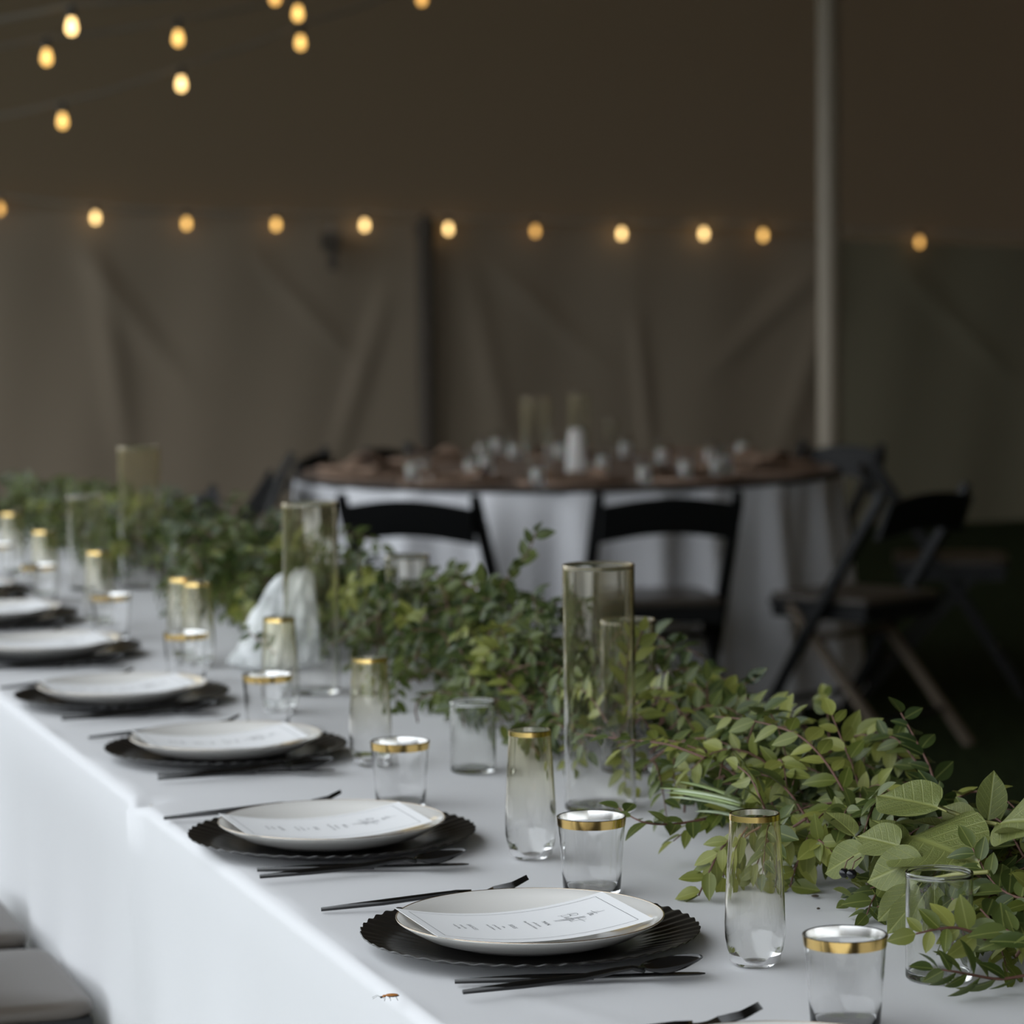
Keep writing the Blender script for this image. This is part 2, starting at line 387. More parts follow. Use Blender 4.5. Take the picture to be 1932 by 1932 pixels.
# ------------------------------------------------------------------ long table and cloth
ZT = 0.75; VF, VB = 0.782, 1.585; UA, UB = 1.3, 8.7
U_DENT = uv(G(268, 1510))[0]
tt = thing('banquet_table', 'long banquet table hidden under the white cloth', 'table', T(0, 0))
tt.rotation_euler = (0, 0, ANG)                          # local x = across, y = along
obj('tabletop', MB().box(((VF + VB) / 2, (UA + UB) / 2, ZT - .022), (VB - VF - .03, UB - UA - .03, .03)).mesh('tabletop', 'tabletop', False), tt)
for k in range(5):
    for vx in (VF + .12, VB - .12):
        yy = UA + .25 + k * (UB - UA - .5) / 4
        obj('leg', MB().tube([(vx, yy, 0.0), (vx, yy, ZT - .037)], .014, 10).mesh('leg', 'steel'), tt)
def cloth_top(u, v):
    z = ZT
    z += .0006 * math.sin(u * 31 + v * 9) * math.sin(v * 23 + 1.3) + .0008 * math.sin(u * 7.3 + 2.1 * math.sin(v * 6))
    for (u0, v0, a, w, amp) in ((3.0, 1.05, .9, .006, .0022), (3.55, 1.1, -.6, .006, .002), (2.75, .95, 1.3, .006, .002), (4.4, 1.1, .5, .007, .002), (3.3, .86, .15, .006, .0018), (2.55, .9, 1.2, .008, .0022)):
        d = (u - u0) * math.cos(a) + (v - v0) * math.sin(a); e = -(u - u0) * math.sin(a) + (v - v0) * math.cos(a)
        z += amp * math.exp(-(d / w) ** 2) * math.exp(-(e / .16) ** 2)
    return z
def cloth_fn():
    R = .014; rows = []
    NU = 370
    zs_l = [.012 + (ZT - R - .012) * i / 14 for i in range(15)]
    nv = 60
    mb = MB(); W = None; prev = None
    for i in range(NU + 1):
        u = UA + (UB - UA) * i / NU; row = []
        fold = lambda s, ph: .5 + .5 * math.sin(u * 9.3 + ph + 1.5 * math.sin(u * 2.3 + ph)) if True else 0
        for z in zs_l:
            s = (ZT - R - z)
            dv = -(.016 + .07 * s) * smooth(0, .5, s) * (fold(s, .4) + .5 * math.sin(u * 21 + 3 * z)) * .55
            dd = abs(u - U_DENT); dv -= .012 * math.exp(-(dd / .03) ** 2) * math.exp(-(s / .25) ** 2)
            row.append((u, VF - .004 + dv + .010 * smooth(0, .5, s), z))
        for k in range(1, 6):
            th = math.pi / 2 * k / 6
            row.append((u, VF - .004 + R * (1 - math.cos(th)) - .006 * math.exp(-((u - U_DENT) / .03) ** 2), ZT - R + R * math.sin(th) - k / 6 * .30 * max(0, .034 - abs(u - U_DENT) * (.8 if u < U_DENT else 1.6))))
        for j in range(nv + 1):
            v = VF + R - .004 + (VB - VF - 2 * R + .008) * j / nv; z = cloth_top(u, v)
            tri = max(0, .034 - abs(u - U_DENT) * (.8 if u < U_DENT else 1.6)); dv_ = v - VF
            z -= max(0, tri - max(0, dv_ - .010)) * .30
            row.append((u, v, z))
        for k in range(1, 6):
            th = math.pi / 2 * (1 - k / 6)
            row.append((u, VB + .004 - R * (1 - math.cos(th)), ZT - R + R * math.sin(th)))
        for z in reversed(zs_l):
            s = ZT - R - z
            row.append((u, VB + .004 + .04 * s * fold(s, 2.0), z))
        W = len(row)
        mb.v += [tuple(T(*p)) for p in row]
    for i in range(NU):
        for j in range(W - 1):
            a = i * W + j; mb.f.append((a, a + 1, a + W + 1, a + W))
    for i, rev in ((0, False), (NU, True)):              # hanging ends, a fan of quads
        base = [mb.v[i * W + j] for j in range(W)]
        k0 = len(mb.v); n = W // 2
        for j in range(n):
            pass
        a = [i * W + j for j in range(14, W - 14)]
        top = len(mb.v)
        mb.v += [(mb.v[q][0], mb.v[q][1], .012) for q in a]
        for j in range(len(a) - 1):
            q = (a[j], top + j, top + j + 1, a[j + 1]); mb.f.append(q if not rev else q[::-1])
    return mb.mesh('tablecloth', 'white_cloth')
tag(obj('tablecloth', cloth_fn()), 'long white tablecloth draped to the ground over the banquet table', 'tablecloth')

# ------------------------------------------------------------------ place settings
PR = .130
PLATE_OUT = [(0, 0), (.062, 0), (.066, .0015), (.085, .004), (.105, .0105), (.120, .0185), (PR, .0250)]
PLATE_IN = [(PR + .0004, .0262), (.1285, .0265), (.119, .0205), (.104, .0125), (.088, .0068), (.075, .0046), (.05, .0042), (0, .0042)]
def plate_mesh(): return MB().lathe(PLATE_OUT + PLATE_IN, 96).mesh('plate_body', 'porcelain')
def plate_rim(): return MB().lathe([(PR - .0008, .0262), (PR + .0003, .0259), (PR + .0006, .0263), (PR + .0002, .0268), (PR - .0008, .0267)], 96, True).mesh('rim_line', 'rose_gold')
NS = 52
def charger_mesh():
    mb = MB(); n = NS * 8; rows = [(.0, .0030), (.07, .0030), (.100, .0032), (.108, .0040), (.116, .0060), (.126, .0082), (.136, .0104), (.146, .0130), (.155, .0152), (.162, .0168)]
    def ring(r, z, amp, sc_):
        for j in range(n):
            th = 2 * math.pi * j / n; w = math.cos(NS * th)
            rr = r * (1 + sc_ * w); mb.v.append((rr * math.cos(th), rr * math.sin(th), z + amp * w))
    def a_(r): return .0009 * smooth(.108, .13, r)
    prof = [(r, z, a_(r), .0038 * smooth(.14, .162, r)) for r, z in rows] + [(.1645, .0172, .0009, .004), (.165, .0162, .0009, .004), (.162, .0148, .0009, .0038)] + \
           [(r, z - .0022, a_(r), .0) for r, z in reversed(rows[3:9])] + [(.1, 0.0, 0, 0), (.06, 0, 0, 0)]
    for p in prof[1:]: ring(*p)
    m_ = len(prof) - 1
    for i in range(m_ - 1):
        for j in range(n):
            q = (j + 1) % n; mb.f.append((i * n + j, i * n + q, (i + 1) * n + q, (i + 1) * n + j))
    mb.f.append(tuple(reversed(range(n)))[::-1]); mb.f.append(tuple((m_ - 1) * n + j for j in reversed(range(n))))
    return mb.mesh('charger_body', 'charger_black', sharp=50)
# menu card: half-letter sheet resting on the plate rim and sagging into it
CW, CH = .140, .216
def card_z(y): return .0294 - .0125 * (1 - min(1, abs(y) / (CH / 2)) ** 2)
def card_pt(x, y, dz=0.0):                                # x = reading direction, y = up the sheet -> plate-local (v, u)
    return Vector((y - .011, -x - .010, card_z(y) + dz))
def card_mesh():
    mb = MB(); n = 16
    for dz in (0, .0004): mb.grid(lambda a, b, dz=dz: card_pt((a - .5) * CW, (b - .5) * CH, dz), 6, n)
    k = 7 * (n + 1)
    rim_i = [i * (n + 1) for i in range(7)] + [6 * (n + 1) + j for j in range(1, n + 1)] + [i * (n + 1) + n for i in range(5, -1, -1)] + [j for j in range(n - 1, 0, -1)]
    for a, b in zip(rim_i, rim_i[1:] + rim_i[:1]): mb.f.append((a, b, b + k, a + k))
    return mb.mesh('card_sheet', 'card', sharp=30)
def ribbon(mb, pts, w):
    k = len(mb.v); pts = [Vector((*p, 0)) for p in pts]
    for i, p in enumerate(pts):
        t = (pts[min(i + 1, len(pts) - 1)] - pts[max(i - 1, 0)]).normalized(); nrm = Vector((-t.y, t.x, 0)) * (w / 2)
        for q in (p + nrm, p - nrm): mb.v.append(tuple(card_pt(q.x, q.y, .0007)))
    for i in range(len(pts) - 1): mb.f.append((k + 2 * i, k + 2 * i + 1, k + 2 * i + 3, k + 2 * i + 2))
def curve_pts(pts, n=6):
    out = []
    P = [pts[0]] + list(pts) + [pts[-1]]
    for i in range(1, len(P) - 2):
        for k in range(n):
            t = k / n; a, b, c, d = P[i - 1], P[i], P[i + 1], P[i + 2]
            out.append(tuple(.5 * (2 * b[q] + (c[q] - a[q]) * t + (2 * a[q] - 5 * b[q] + 4 * c[q] - d[q]) * t * t + (-a[q] + 3 * b[q] - 3 * c[q] + d[q]) * t ** 3) for q in (0, 1)))
    return out + [tuple(pts[-1])]
def border_mesh():
    mb = MB(); a, b = CW / 2 - .011, CH / 2 - .011
    for p, q in (((-a, -b), (a, -b)), ((a, -b), (a, b)), ((a, b), (-a, b)), ((-a, b), (-a, -b))):
        ribbon(mb, [(p[0] + (q[0] - p[0]) * i / 20, p[1] + (q[1] - p[1]) * i / 20) for i in range(21)], .0005)
    return mb.mesh('border_line', 'ink', False)
def title_mesh():
    mb = MB()
    S1 = [[(0, 11), (-.8, 5), (-1, 1), (0, 0), (1.5, 1)], [(-7, 6.2), (0, 6.8), (7, 7.6)], [(3.6, 16), (2.6, 6), (2, 0)], [(2.1, 1.5), (3.4, 4), (4.4, 3.6), (4.4, .6), (5.6, .4)],
          [(5.6, 1.2), (7.4, 2.4), (7.4, 3.7), (6.2, 3.4), (5.9, 1.2), (7, .1), (9.6, 1)]]
    S2 = [[(-3, 14), (-4.5, 5), (-5.5, -3)], [(-8, 7), (-5, 14), (0, 15), (3, 13), (1, 9.5), (-3.4, 8), (1.6, 7.6), (3, 4), (0, .5), (-5, 0)], [(4, 4.4), (3.8, 1), (5, .2), (6.8, 2), (7.2, 4.4), (7, 1), (8.4, .5)],
          [(8.4, .5), (11.5, 8), (13, 17), (11.6, 12), (9.6, -4), (8.4, -12), (10, -4), (12, .8)], [(12, .8), (15, 8), (16.8, 17), (15.2, 12), (13.2, -4), (12, -12), (13.8, -3), (16, .8)], [(9, 4.6), (17, 5.4)],
          [(16, .8), (18, 2.6), (17.8, 4), (16.6, 3.4), (16.6, 1), (18, .2), (20, 1.2)], [(23.6, 15), (21.6, 5), (21, .6), (22, .2), (24, 1.2)], [(16.5, 9), (23, 10), (31, 11)]]
    for S, ox, oy, k in ((S1, -.007, .069, .00105), (S2, -.014, .046, .00105)):
        for st in S: ribbon(mb, [(ox + x * k, oy + y * k) for x, y in curve_pts(st)], .0005)
    return mb.mesh('title_script', 'ink', False)
def text_mesh(body, size, cx, cy, spacing=1.0):
    cu = bpy.data.curves.new('t', 'FONT'); cu.body = body; cu.size = size; cu.align_x = 'CENTER'; cu.space_character = spacing; cu.resolution_u = 2
    o = bpy.data.objects.new('t', cu); COL.objects.link(o); dg = bpy.context.evaluated_depsgraph_get()
    me = bpy.data.meshes.new_from_object(o.evaluated_get(dg)); me.name = 'lettering'
    for v in me.vertices: v.co = card_pt(cx + v.co.x, cy + v.co.y, .0006)
    me.materials.clear(); me.materials.append(MAT['ink']); bpy.data.objects.remove(o); bpy.data.curves.remove(cu); return me
LINES = [('MAIN', .0062, .022, 1.35), ('pulled pork', .0042, .0135, 1.1), ('bbq smoked chicken', .0042, .007, 1.1),
         ('SIDES', .0062, -.012, 1.35), ('slaw', .0042, -.0205, 1.1), ('green beans', .0042, -.027, 1.1), ('mac & cheese', .0042, -.0335, 1.1),
         ('SAUCES', .0062, -.053, 1.35), ('honey bbq', .0042, -.0615, 1.1), ('vinegar bbq', .0042, -.068, 1.1)]
def fork_mesh():
    pts = [(-.105, 0, .0022), (-.04, 0, .0026), (.01, 0, .004), (.035, 0, .005), (.05, 0, .003)]
    h = MB().tube(pts, [.0026, .0040, .0036, .0028, .0038], 10, flat=.85).mesh('handle', 'cutlery_black')
    hd = MB()
    sec = [(.046, .0035, .003), (.056, .0095, .0012), (.066, .0115, .0012), (.074, .0115, .003)]
    for z0 in (0, .0014): hd.grid(lambda a, b, z0=z0: (.046 + .028 * a, (2 * b - 1) * (.0035 + .008 * smooth(0, .5, a)), z0 + .003 - .0035 * math.sin(math.pi * a)), 6, 4)
    tine = MB().tube([(0, 0, .0035), (.02, 0, .0060), (.036, 0, .0125)], [.0015, .0014, .0008], 6).mesh('tine', 'cutlery_black')
    return h, hd.mesh('head', 'cutlery_black'), tine
def spoon_meshes():
    h = MB().tube([(-.118, 0, .0022), (-.06, 0, .0032), (0, 0, .0042), (.03, 0, .0075), (.048, 0, .0085), (.060, 0, .0055)], [.0026, .0042, .0042, .0034, .0026, .0034], 10, flat=.9).mesh('handle', 'cutlery_black')
    b = MB(); n = 28
    rings = [(0.0, -.0), (.35, .0), (.65, 0), (.88, 0), (1.0, 0)]
    def bowl(dz, sh):
        k = len(b.v)
        for r, _ in rings:
            for j in range(n):
                th = 2 * math.pi * j / n; x = r * math.cos(th) * .031; w = .0195 * (1 - .16 * math.cos(th))
                b.v.append((.088 + x * sh, r * math.sin(th) * w * sh, .0015 + dz + .0085 * r ** 2.2 + .003 * (x / .031)))
        for i in range(len(rings) - 1):
            for j in range(n):
                q = (j + 1) % n; b.f.append((k + i * n + j, k + i * n + q, k + (i + 1) * n + q, k + (i + 1) * n + j))
        return k + (len(rings) - 1) * n
    a1 = bowl(0, 1.0); a2 = bowl(.0011, .97)
    for j in range(n): q = (j + 1) % n; b.f.append((a1 + j, a1 + q, a2 + q, a2 + j))
    return h, b.mesh('bowl', 'cutlery_black')
def knife_meshes():
    h = MB().tube([(-.118, 0, .0028), (-.05, 0, .0038), (.01, 0, .0034)], [.0026, .0044, .0040], 10, flat=.85).mesh('handle', 'cutlery_black')
    b = MB(); prof = [(.005, -.0035, .0035), (.02, -.004, .006), (.06, -.004, .0075), (.09, -.004, .007), (.108, -.003, .0045), (.114, 0, .001)]
    for z in (.0022, .0034):
        for x, a, c in prof: b.v += [(x, a, z), (x, c, z)]
    n = len(prof) * 2
    for i in range(len(prof) - 1):
        q = 2 * i; b.f += [(q, q + 1, q + 3, q + 2), (n + q, n + q + 2, n + q + 3, n + q + 1), (q, q + 2, n + q + 2, n + q), (q + 1, n + q + 1, n + q + 3, q + 3)]
    b.f += [(0, n, n + 1, 1), (n - 2, n - 1, 2 * n - 1, 2 * n - 2)]
    return h, b.mesh('blade', 'cutlery_black', False)
FORK, SPOON, KNIFE = fork_mesh(), spoon_meshes(), knife_meshes()
PC = [G(1000, 1733, .777), G(626, 1551, .777), G(426, 1392, .777), G(230, 1294, .777), G(86, 1211, .777), G(-14, 1148, .777), G(-92, 1104, .777)]
PC = [T(*[a + b for a, b in zip(uv(PC[0]), (-.60, .0))])] + PC
p1u, p1v = uv(PC[1])
def rel(p): a, b = uv(p); return Vector((b - p1v, a - p1u, p.z - ZT))    # setting-local: x across (v), y along (u)
def along(a, b, s):                                       # local frame whose x axis runs a -> b
    x = (b - a).normalized(); z = Vector((0, 0, 1)); y = z.cross(x).normalized(); z = x.cross(y)
    M_ = Matrix((x, y, z)).transposed().to_4x4(); M_.translation = a + x * s; return M_
SPW = along(rel(G(874, 1888, .7515)), rel(G(1308, 1843, .7515)), .118)
KNW = along(rel(G(858, 1860, .7515)), rel(G(1290, 1846, .7515)), .118)
f0, f1 = rel(G(606, 1722, .752)), rel(G(985, 1681, .768))
FKW = along(f0, f1, .105)
WH = ['at the frame edge', 'with menu lettering in sharp focus', 'second back along the table', 'third back along the table', 'fourth back along the table', 'fifth back along the table', 'sixth back along the table', 'last before the left frame edge']
for i, c in enumerate(PC):
    u0, v0 = uv(c); a_j = random.uniform(-.03, .03) if i > 1 else 0
    R = Matrix.Rotation(ANG + a_j, 4, 'Z'); base = Matrix.Translation(T(u0, v0, ZT + .0012)) @ R
    who = ['setting nearest the camera at the bottom edge', 'setting in sharp focus at front', 'second setting from the front', 'third setting from the front', 'fourth setting from the front', 'fifth setting from the front', 'sixth setting from the front', 'farthest setting at the left edge'][i]
    def place(t, M_): t.matrix_world = base @ M_
    I4 = Matrix()
    ch = thing('charger_plate', 'black ribbed scalloped charger plate, ' + who, 'charger', (0, 0, 0), 0, 'black charger plates on the long table')
    place(ch, I4); obj('charger_body', cached('charger', charger_mesh), ch)
    pl = thing('dinner_plate', 'white dinner plate with thin metallic rim, ' + who, 'plate', (0, 0, 0), 0, 'white plates on the chargers')
    place(pl, Matrix.Translation((0, 0, .0034))); obj('plate_body', cached('plate', plate_mesh), pl); obj('rim_line', cached('rim', plate_rim), pl)
    if i > 0:
        cd = thing('menu_card', 'white menu card lying on the plate, ' + who, 'menu', (0, 0, 0), 0, 'printed menu cards')
        place(cd, Matrix.Translation((0, 0, .0040))); obj('card_sheet', cached('card', card_mesh), cd); obj('border_line', cached('border', border_mesh), cd)
        obj('title_script', cached('title', title_mesh), cd)
        if i <= 4:
            for (tx, sz, yy, spc) in LINES: obj('lettering', cached('t' + tx, lambda: text_mesh(tx, sz, 0, yy, spc)), cd)
    fk = thing('fork', 'matte black fork behind the charger, ' + who, 'fork', (0, 0, 0), 0, 'black forks'); place(fk, FKW)
    obj('handle', FORK[0], fk); obj('head', FORK[1], fk)
    for k in range(4): obj('tine', FORK[2], fk, loc=(.0735, -.0096 + k * .0064, 0))
    if i > 0:
        kn = thing('knife', 'black knife lying under the spoon, ' + who, 'knife', (0, 0, 0), 0, 'black knives'); place(kn, KNW)
        obj('handle', KNIFE[0], kn); obj('blade', KNIFE[1], kn)
        sp = thing('spoon', 'glossy black spoon crossing the knife, ' + who, 'spoon', (0, 0, 0), 0, 'black spoons')
        place(sp, Matrix.Translation((0, 0, .0046)) @ SPW); obj('handle', SPOON[0], sp); obj('bowl', SPOON[1], sp)

# ------------------------------------------------------------------ glassware
VESSELS = []                                              # (x, y, r, h) kept free of leaves
def shell(prof_out, wall, floor_z, dome=0.0, n=56):
    inner = [(max(r - wall, .0), z) for r, z in prof_out if z > floor_z + .002][::-1]
    top_r, top_z = prof_out[-1]
    P = [(0, dome * .6), (prof_out[0][0] * .55, dome * .35)] + [(prof_out[0][0] - .0015, 0)] + prof_out + [(top_r - wall * .5, top_z + wall * .35)] + inner
    r_in = inner[-1][0]
    P += [(r_in - .0008, floor_z + .0009), (r_in - .002, floor_z + .0002), (r_in * .85, floor_z), (r_in * .4, floor_z + dome * .6), (0, floor_z + dome)]
    return MB().lathe(P, n)
FL = [(.0178, .0005), (.0215, .005), (.0262, .015), (.0284, .027), (.0287, .04), (.0279, .065), (.0265, .09), (.0250, .115), (.0236, .138), (.0233, .144)]
TU = [(.0296, .0004), (.0303, .002), (.0318, .025), (.0338, .055), (.0358, .078), (.0364, .081)]
def cyl(r, h): return [(r - .002, .0004), (r - .0006, .0010), (r, .0025), (r, .004), (r, .0085), (r, .0095), (r, .012), (r, h * .25), (r, h * .5), (r, h * .75), (r, h - .004), (r, h - .001)]
def band(prof, z0, z1, out):                              # metal sleeve following the glass between two heights
    def rad(z):
        for (ra, za), (rb, zb) in zip(prof, prof[1:]):
            if za <= z <= zb: return ra + (rb - ra) * (z - za) / (zb - za)
        return prof[-1][0]
    if out: P = [(rad(z0) + .0001, z0), (rad(z1) + .0001, z1), (rad(z1) + .0004, z1), (rad(z0) + .0004, z0)]
    else: P = [(rad(z0) - .0018, z0), (rad(z1) - .0018, z1), (rad(z1) - .0014, z1), (rad(z0) - .0014, z0)]
    return MB().lathe(P, 56, True)
def flute(p, label):
    t = thing('champagne_flute', label, 'flute', p, 0, 'gold-rimmed stemless flutes'); VESSELS.append((p.x, p.y, .030, .15))
    obj('glass_body', cached('fl', lambda: shell(FL, .0012, .004, .004).mesh('glass_body', 'glass_flute')), t)
    obj('gold_band', cached('flb', lambda: band(FL, .1385, .1438, True).mesh('gold_band', 'gold', sharp=40)), t)
    obj('band_lining', cached('fls', lambda: band(FL, .1385, .1438, False).mesh('band_lining', 'silver', sharp=40)), t)
def tumbler(p, label):
    t = thing('tumbler', label, 'tumbler', p, 0, 'gold-rimmed tumblers'); VESSELS.append((p.x, p.y, .038, .09))
    obj('glass_body', cached('tu', lambda: shell(TU, .0012, .004, .001).mesh('glass_body', 'glass_tumbler')), t)
    obj('gold_band', cached('tub', lambda: band(TU, .0715, .0808, True).mesh('gold_band', 'gold', sharp=40)), t)
    obj('band_lining', cached('tus', lambda: band(TU, .0715, .0808, False).mesh('band_lining', 'silver', sharp=40)), t)
def hurricane(p, r, h, label, mn, name='cylinder_vase', cat='vase', grp='clear cylinder vases in the greenery'):
    t = thing(name, label, cat, p, 0, grp); VESSELS.append((p.x, p.y, r + .004, h))
    obj('glass_wall', cached((r, h, mn), lambda: shell(cyl(r, h), .0022, .006).mesh('glass_wall', mn)), t)
    obj('rolled_rim', cached((r, h, mn, 'rim'), lambda: MB().lathe([(r - .0011 + .0016 * math.cos(a * math.pi / 4), h + .0016 * math.sin(a * math.pi / 4)) for a in range(8)], 56, True).mesh('rolled_rim', mn)), t)
for (x, y), w in zip([(1425, 1820), (1002, 1618), (700, 1442), (529, 1345), (374, 1259), (347, 1248), (189, 1183), (86, 1133), (25, 1090)],
        ['in front of the leaves at right', 'beside the sharp setting and tall vase', 'third from the front behind a tumbler', 'in front of the plastic bag', 'fifth from the front', 'half hidden behind the fifth flute', 'second from the left edge row', 'close to the left frame edge', 'cut by the left frame edge']):
    flute(G(x, y, ZT + .0012), 'stemless champagne flute with thin gold rim, ' + w)
for (x, y), w in zip([(1595, 1937), (1117, 1683), (756, 1521), (506, 1377), (352, 1287), (211, 1205), (75, 1141), (-4, 1096)],
        ['largest, at the bottom right', 'behind the sharply focused plate', 'third from the front', 'in front of the plastic bag flute', 'fifth from the front', 'sixth from the front', 'near the left frame edge', 'cut by the left frame edge']):
    tumbler(G(x, y, ZT + .0012), 'clear tumbler with wide gold rim band, ' + w)
RV, HV = .0435, .298
hurricane(G(1133, 1526, ZT + .0012), RV, HV, 'tall clear cylinder vase in front of the right black chair', 'glass_hurricane')
hurricane(G(590, 1306, ZT + .0012), RV, HV, 'tall clear cylinder vase overlapping the plastic bag', 'glass_hurricane')
hurricane(G(267, 1108, ZT + .0012), RV, HV, 'tall clear cylinder vase at far left against the tent wall', 'glass_hurricane')
hurricane(G(1187, 1453, ZT + .0012), .0362, .198, 'medium cylinder vase half behind the tallest front vase', 'glass_hurricane')
hurricane(G(771, 1277, ZT + .0012), .0362, .198, 'medium cylinder vase sunk in leaves below the left chair', 'glass_hurricane')
hurricane(G(165, 1112, ZT + .0012), .038, .198, 'medium cylinder vase at left among the far leaves', 'glass_hurricane')
hurricane(G(1772, 1845, ZT + .0012), .0310, .098, 'short clear votive glass at lower right wrapped by a sprig', 'glass_votive', 'votive_glass', 'votive')
hurricane(G(893, 1455, ZT + .0012), .0300, .092, 'short clear votive glass left of the focused flute', 'glass_votive', 'votive_glass', 'votive')

# crumpled clear bag behind the second tall vase
def bag():
    c = G(513, 1262, ZT + .0012); mb = MB(); n = 72; m_ = 44
    for i in range(m_ + 1):
        t = i / m_; z = .165 * t
        r = .074 * (1 - .62 * t ** 1.4) * (smooth(0, .10, t + .045)) * (1 - smooth(.93, 1.02, t) * .75)
        for j in range(n):
            th = 2 * math.pi * j / n
            w = 1 + .10 * math.sin(3 * th + 5 * t) + .05 * math.sin(7 * th - 9 * t + 1) + .035 * math.sin(13 * th + 15 * t) + .02 * math.sin(23 * th - 21 * t)
            mb.v.append((r * w * math.cos(th) + .048 * t ** 1.2, .75 * r * w * math.sin(th), z + .004 * math.sin(5 * th + 8 * t) * smooth(.15, .3, t)))
    for i in range(m_):
        for j in range(n):
            q = (j + 1) % n; mb.f.append((i * n + j, i * n + q, (i + 1) * n + q, (i + 1) * n + j))
    mb.f.append(tuple(range(n))[::-1]); mb.f.append(tuple(m_ * n + j for j in range(n)))
    b = thing('plastic_bag', 'crumpled clear plastic bag standing on the cloth behind a vase', 'bag', c)
    obj('film', mb.mesh('film', 'plastic_bag'), b)
    VESSELS.append((c.x + .02, c.y, .075, .17))
bag()

# ------------------------------------------------------------------ round table behind
RC = Vector((.185, 10.3, 0)); RR = .91
rt = thing('round_table', 'round banquet table hidden under its white cloth', 'table', RC)
obj('tabletop', MB().lathe([(0, .72), (RR - .02, .72), (RR - .02, .744), (0, .744)], 64).mesh('tabletop', 'tabletop', sharp=40), rt)
for k in range(4):
    a = math.pi / 4 + k * math.pi / 2
    obj('leg', MB().tube([(.55 * math.cos(a), .55 * math.sin(a), 0), (.5 * math.cos(a), .5 * math.sin(a), .72)], .016, 8).mesh('leg', 'steel'), rt)
def round_cloth():
    mb = MB(); n = 360; rings = [(0, .75), (.5, .75), (.85, .75)]
    R = RR
    prof = [(.6, .75, 0), (.85, .75, 0), (R - .012, .75, 0), (R - .004, .746, .02), (R, .738, .05)] + [(R + .012 * (k / 12), .738 - .728 * k / 12, k / 12) for k in range(1, 13)]
    for r, z, s in prof:
        for j in range(n):
            th = 2 * math.pi * j / n
            f = math.sin(23 * th + 1.2 * math.sin(5 * th)) + .4 * math.sin(41 * th + 2)
            rr = r + .075 * s ** .7 * f * .8; mb.v.append((rr * math.cos(th), rr * math.sin(th), z))
    for i in range(len(prof) - 1):
        for j in range(n):
            q = (j + 1) % n; mb.f.append((i * n + j, i * n + q, (i + 1) * n + q, (i + 1) * n + j))
    mb.f.append(tuple(reversed(range(n))))
    return mb.mesh('round_tablecloth', 'round_cloth')
tag(obj('round_tablecloth', round_cloth(), loc=RC), 'white floor-length cloth falling in folds on the round table', 'tablecloth')
ov = thing('table_overlay', 'round brown overlay cloth covering the round table top', 'overlay', RC + Vector((0, 0, .7515)))
obj('cloth_disc', MB().lathe([(0, .001), (RR - .01, .001), (RR - .01, .003), (0, .003)], 72).mesh('cloth_disc', 'overlay', sharp=40), ov)
obj('dark_trim', MB().lathe([(RR - .012, 0), (RR + .006, -.004), (RR + .008, -.012), (RR + .010, -.012), (RR + .010, 0), (RR - .004, .005), (RR - .012, .005)], 72, True).mesh('dark_trim', 'overlay_trim'), ov)
ZR = .7550
def rattan():
    mb = MB(); prof = []
    for k in range(13): r = .012 + k * .0125; prof += [(r - .006, .004 + .00045 * k), (r, .008 + .00055 * k)]
    prof = [(0, .004)] + prof + [(.168, .010), (.168, .002), (.12, 0), (0, 0)]
    return MB().lathe(prof, 40).mesh('woven_disc', 'rattan')
def napkin():
    return MB().grid(lambda a, b: ((a - .5) * .13, (b - .5) * .2, .012 + .030 * math.sin(math.pi * a) * (.7 + .3 * math.cos(6 * b)) + .004 * math.sin(14 * b)), 10, 12).mesh('napkin_fold', 'rattan')
angs = [-158, -122, -90, -58, -22, 14, 50, 90, 130, 166]
names_ = ['left front rim', 'front rim left of centre', 'front rim centre', 'front rim right of centre', 'right front rim', 'right rim', 'right back rim', 'back rim', 'left back rim', 'left rim']
for a, nm in zip(angs, names_):
    th = math.radians(a); p = RC + Vector((.70 * math.cos(th), .70 * math.sin(th), ZR))
    t = thing('woven_placemat', 'brown woven placemat on the round table at its ' + nm, 'placemat', p, th, 'woven placemats on the round table')
    obj('woven_disc', cached('rat', rattan), t)
    q = thing('cloth_napkin', 'folded brown napkin on the woven placemat at the ' + nm, 'napkin', p + Vector((0, 0, .008)), th + .3, 'brown napkins on the round table')
    obj('napkin_fold', cached('nap', napkin), q)
VB_ = [(779, 908), (799, 903), (889, 901), (911, 868), (918, 892), (939, 858), (970, 868), (1015, 918), (1057, 868), (1137, 893), (1180, 866), (1216, 914), (1250, 878), (1293, 903), (1341, 880), (1352, 900), (1369, 893), (1400, 866)]
NT18 = NTH[:15] + ['third from right', 'second from right', 'rightmost']
for (x, y), nm in zip(VB_, NT18):
    p = G(x, y, ZR + .012)
    t = thing('tealight_holder', 'small clear tealight glass on the round table, ' + nm, 'candle holder', p, 0, 'small glasses on the round table')
    obj('glass_body', cached('tl', lambda: shell(cyl(.024, .082), .002, .006, n=28).mesh('glass_body', 'glass_far')), t)
    obj('wax', cached('tlw', lambda: MB().lathe([(0, .0065), (.0205, .0065), (.0205, .052), (.017, .055), (0, .053)], 24).mesh('wax', 'candle')), t)
for (x, y, top, r, lab) in [(1012, 900, 750, .047, 'tall clear cylinder vase left of centre on the round table'), (1093, 880, 742, .034, 'tall slim cylinder vase at the centre of the round table'), (1153, 868, 792, .024, 'shorter slim cylinder vase right of centre on the round table')]:
    p = G(x, y, ZR + .004); h = (y - top) * p.y / F
    hurricane(p, r, round(h, 3), lab, 'glass_far', grp='vases on the round table')
pc = G(1088, 896, ZR + .004)
t = thing('pillar_candle', 'white tapered pillar candle at the middle of the round table', 'candle', pc)
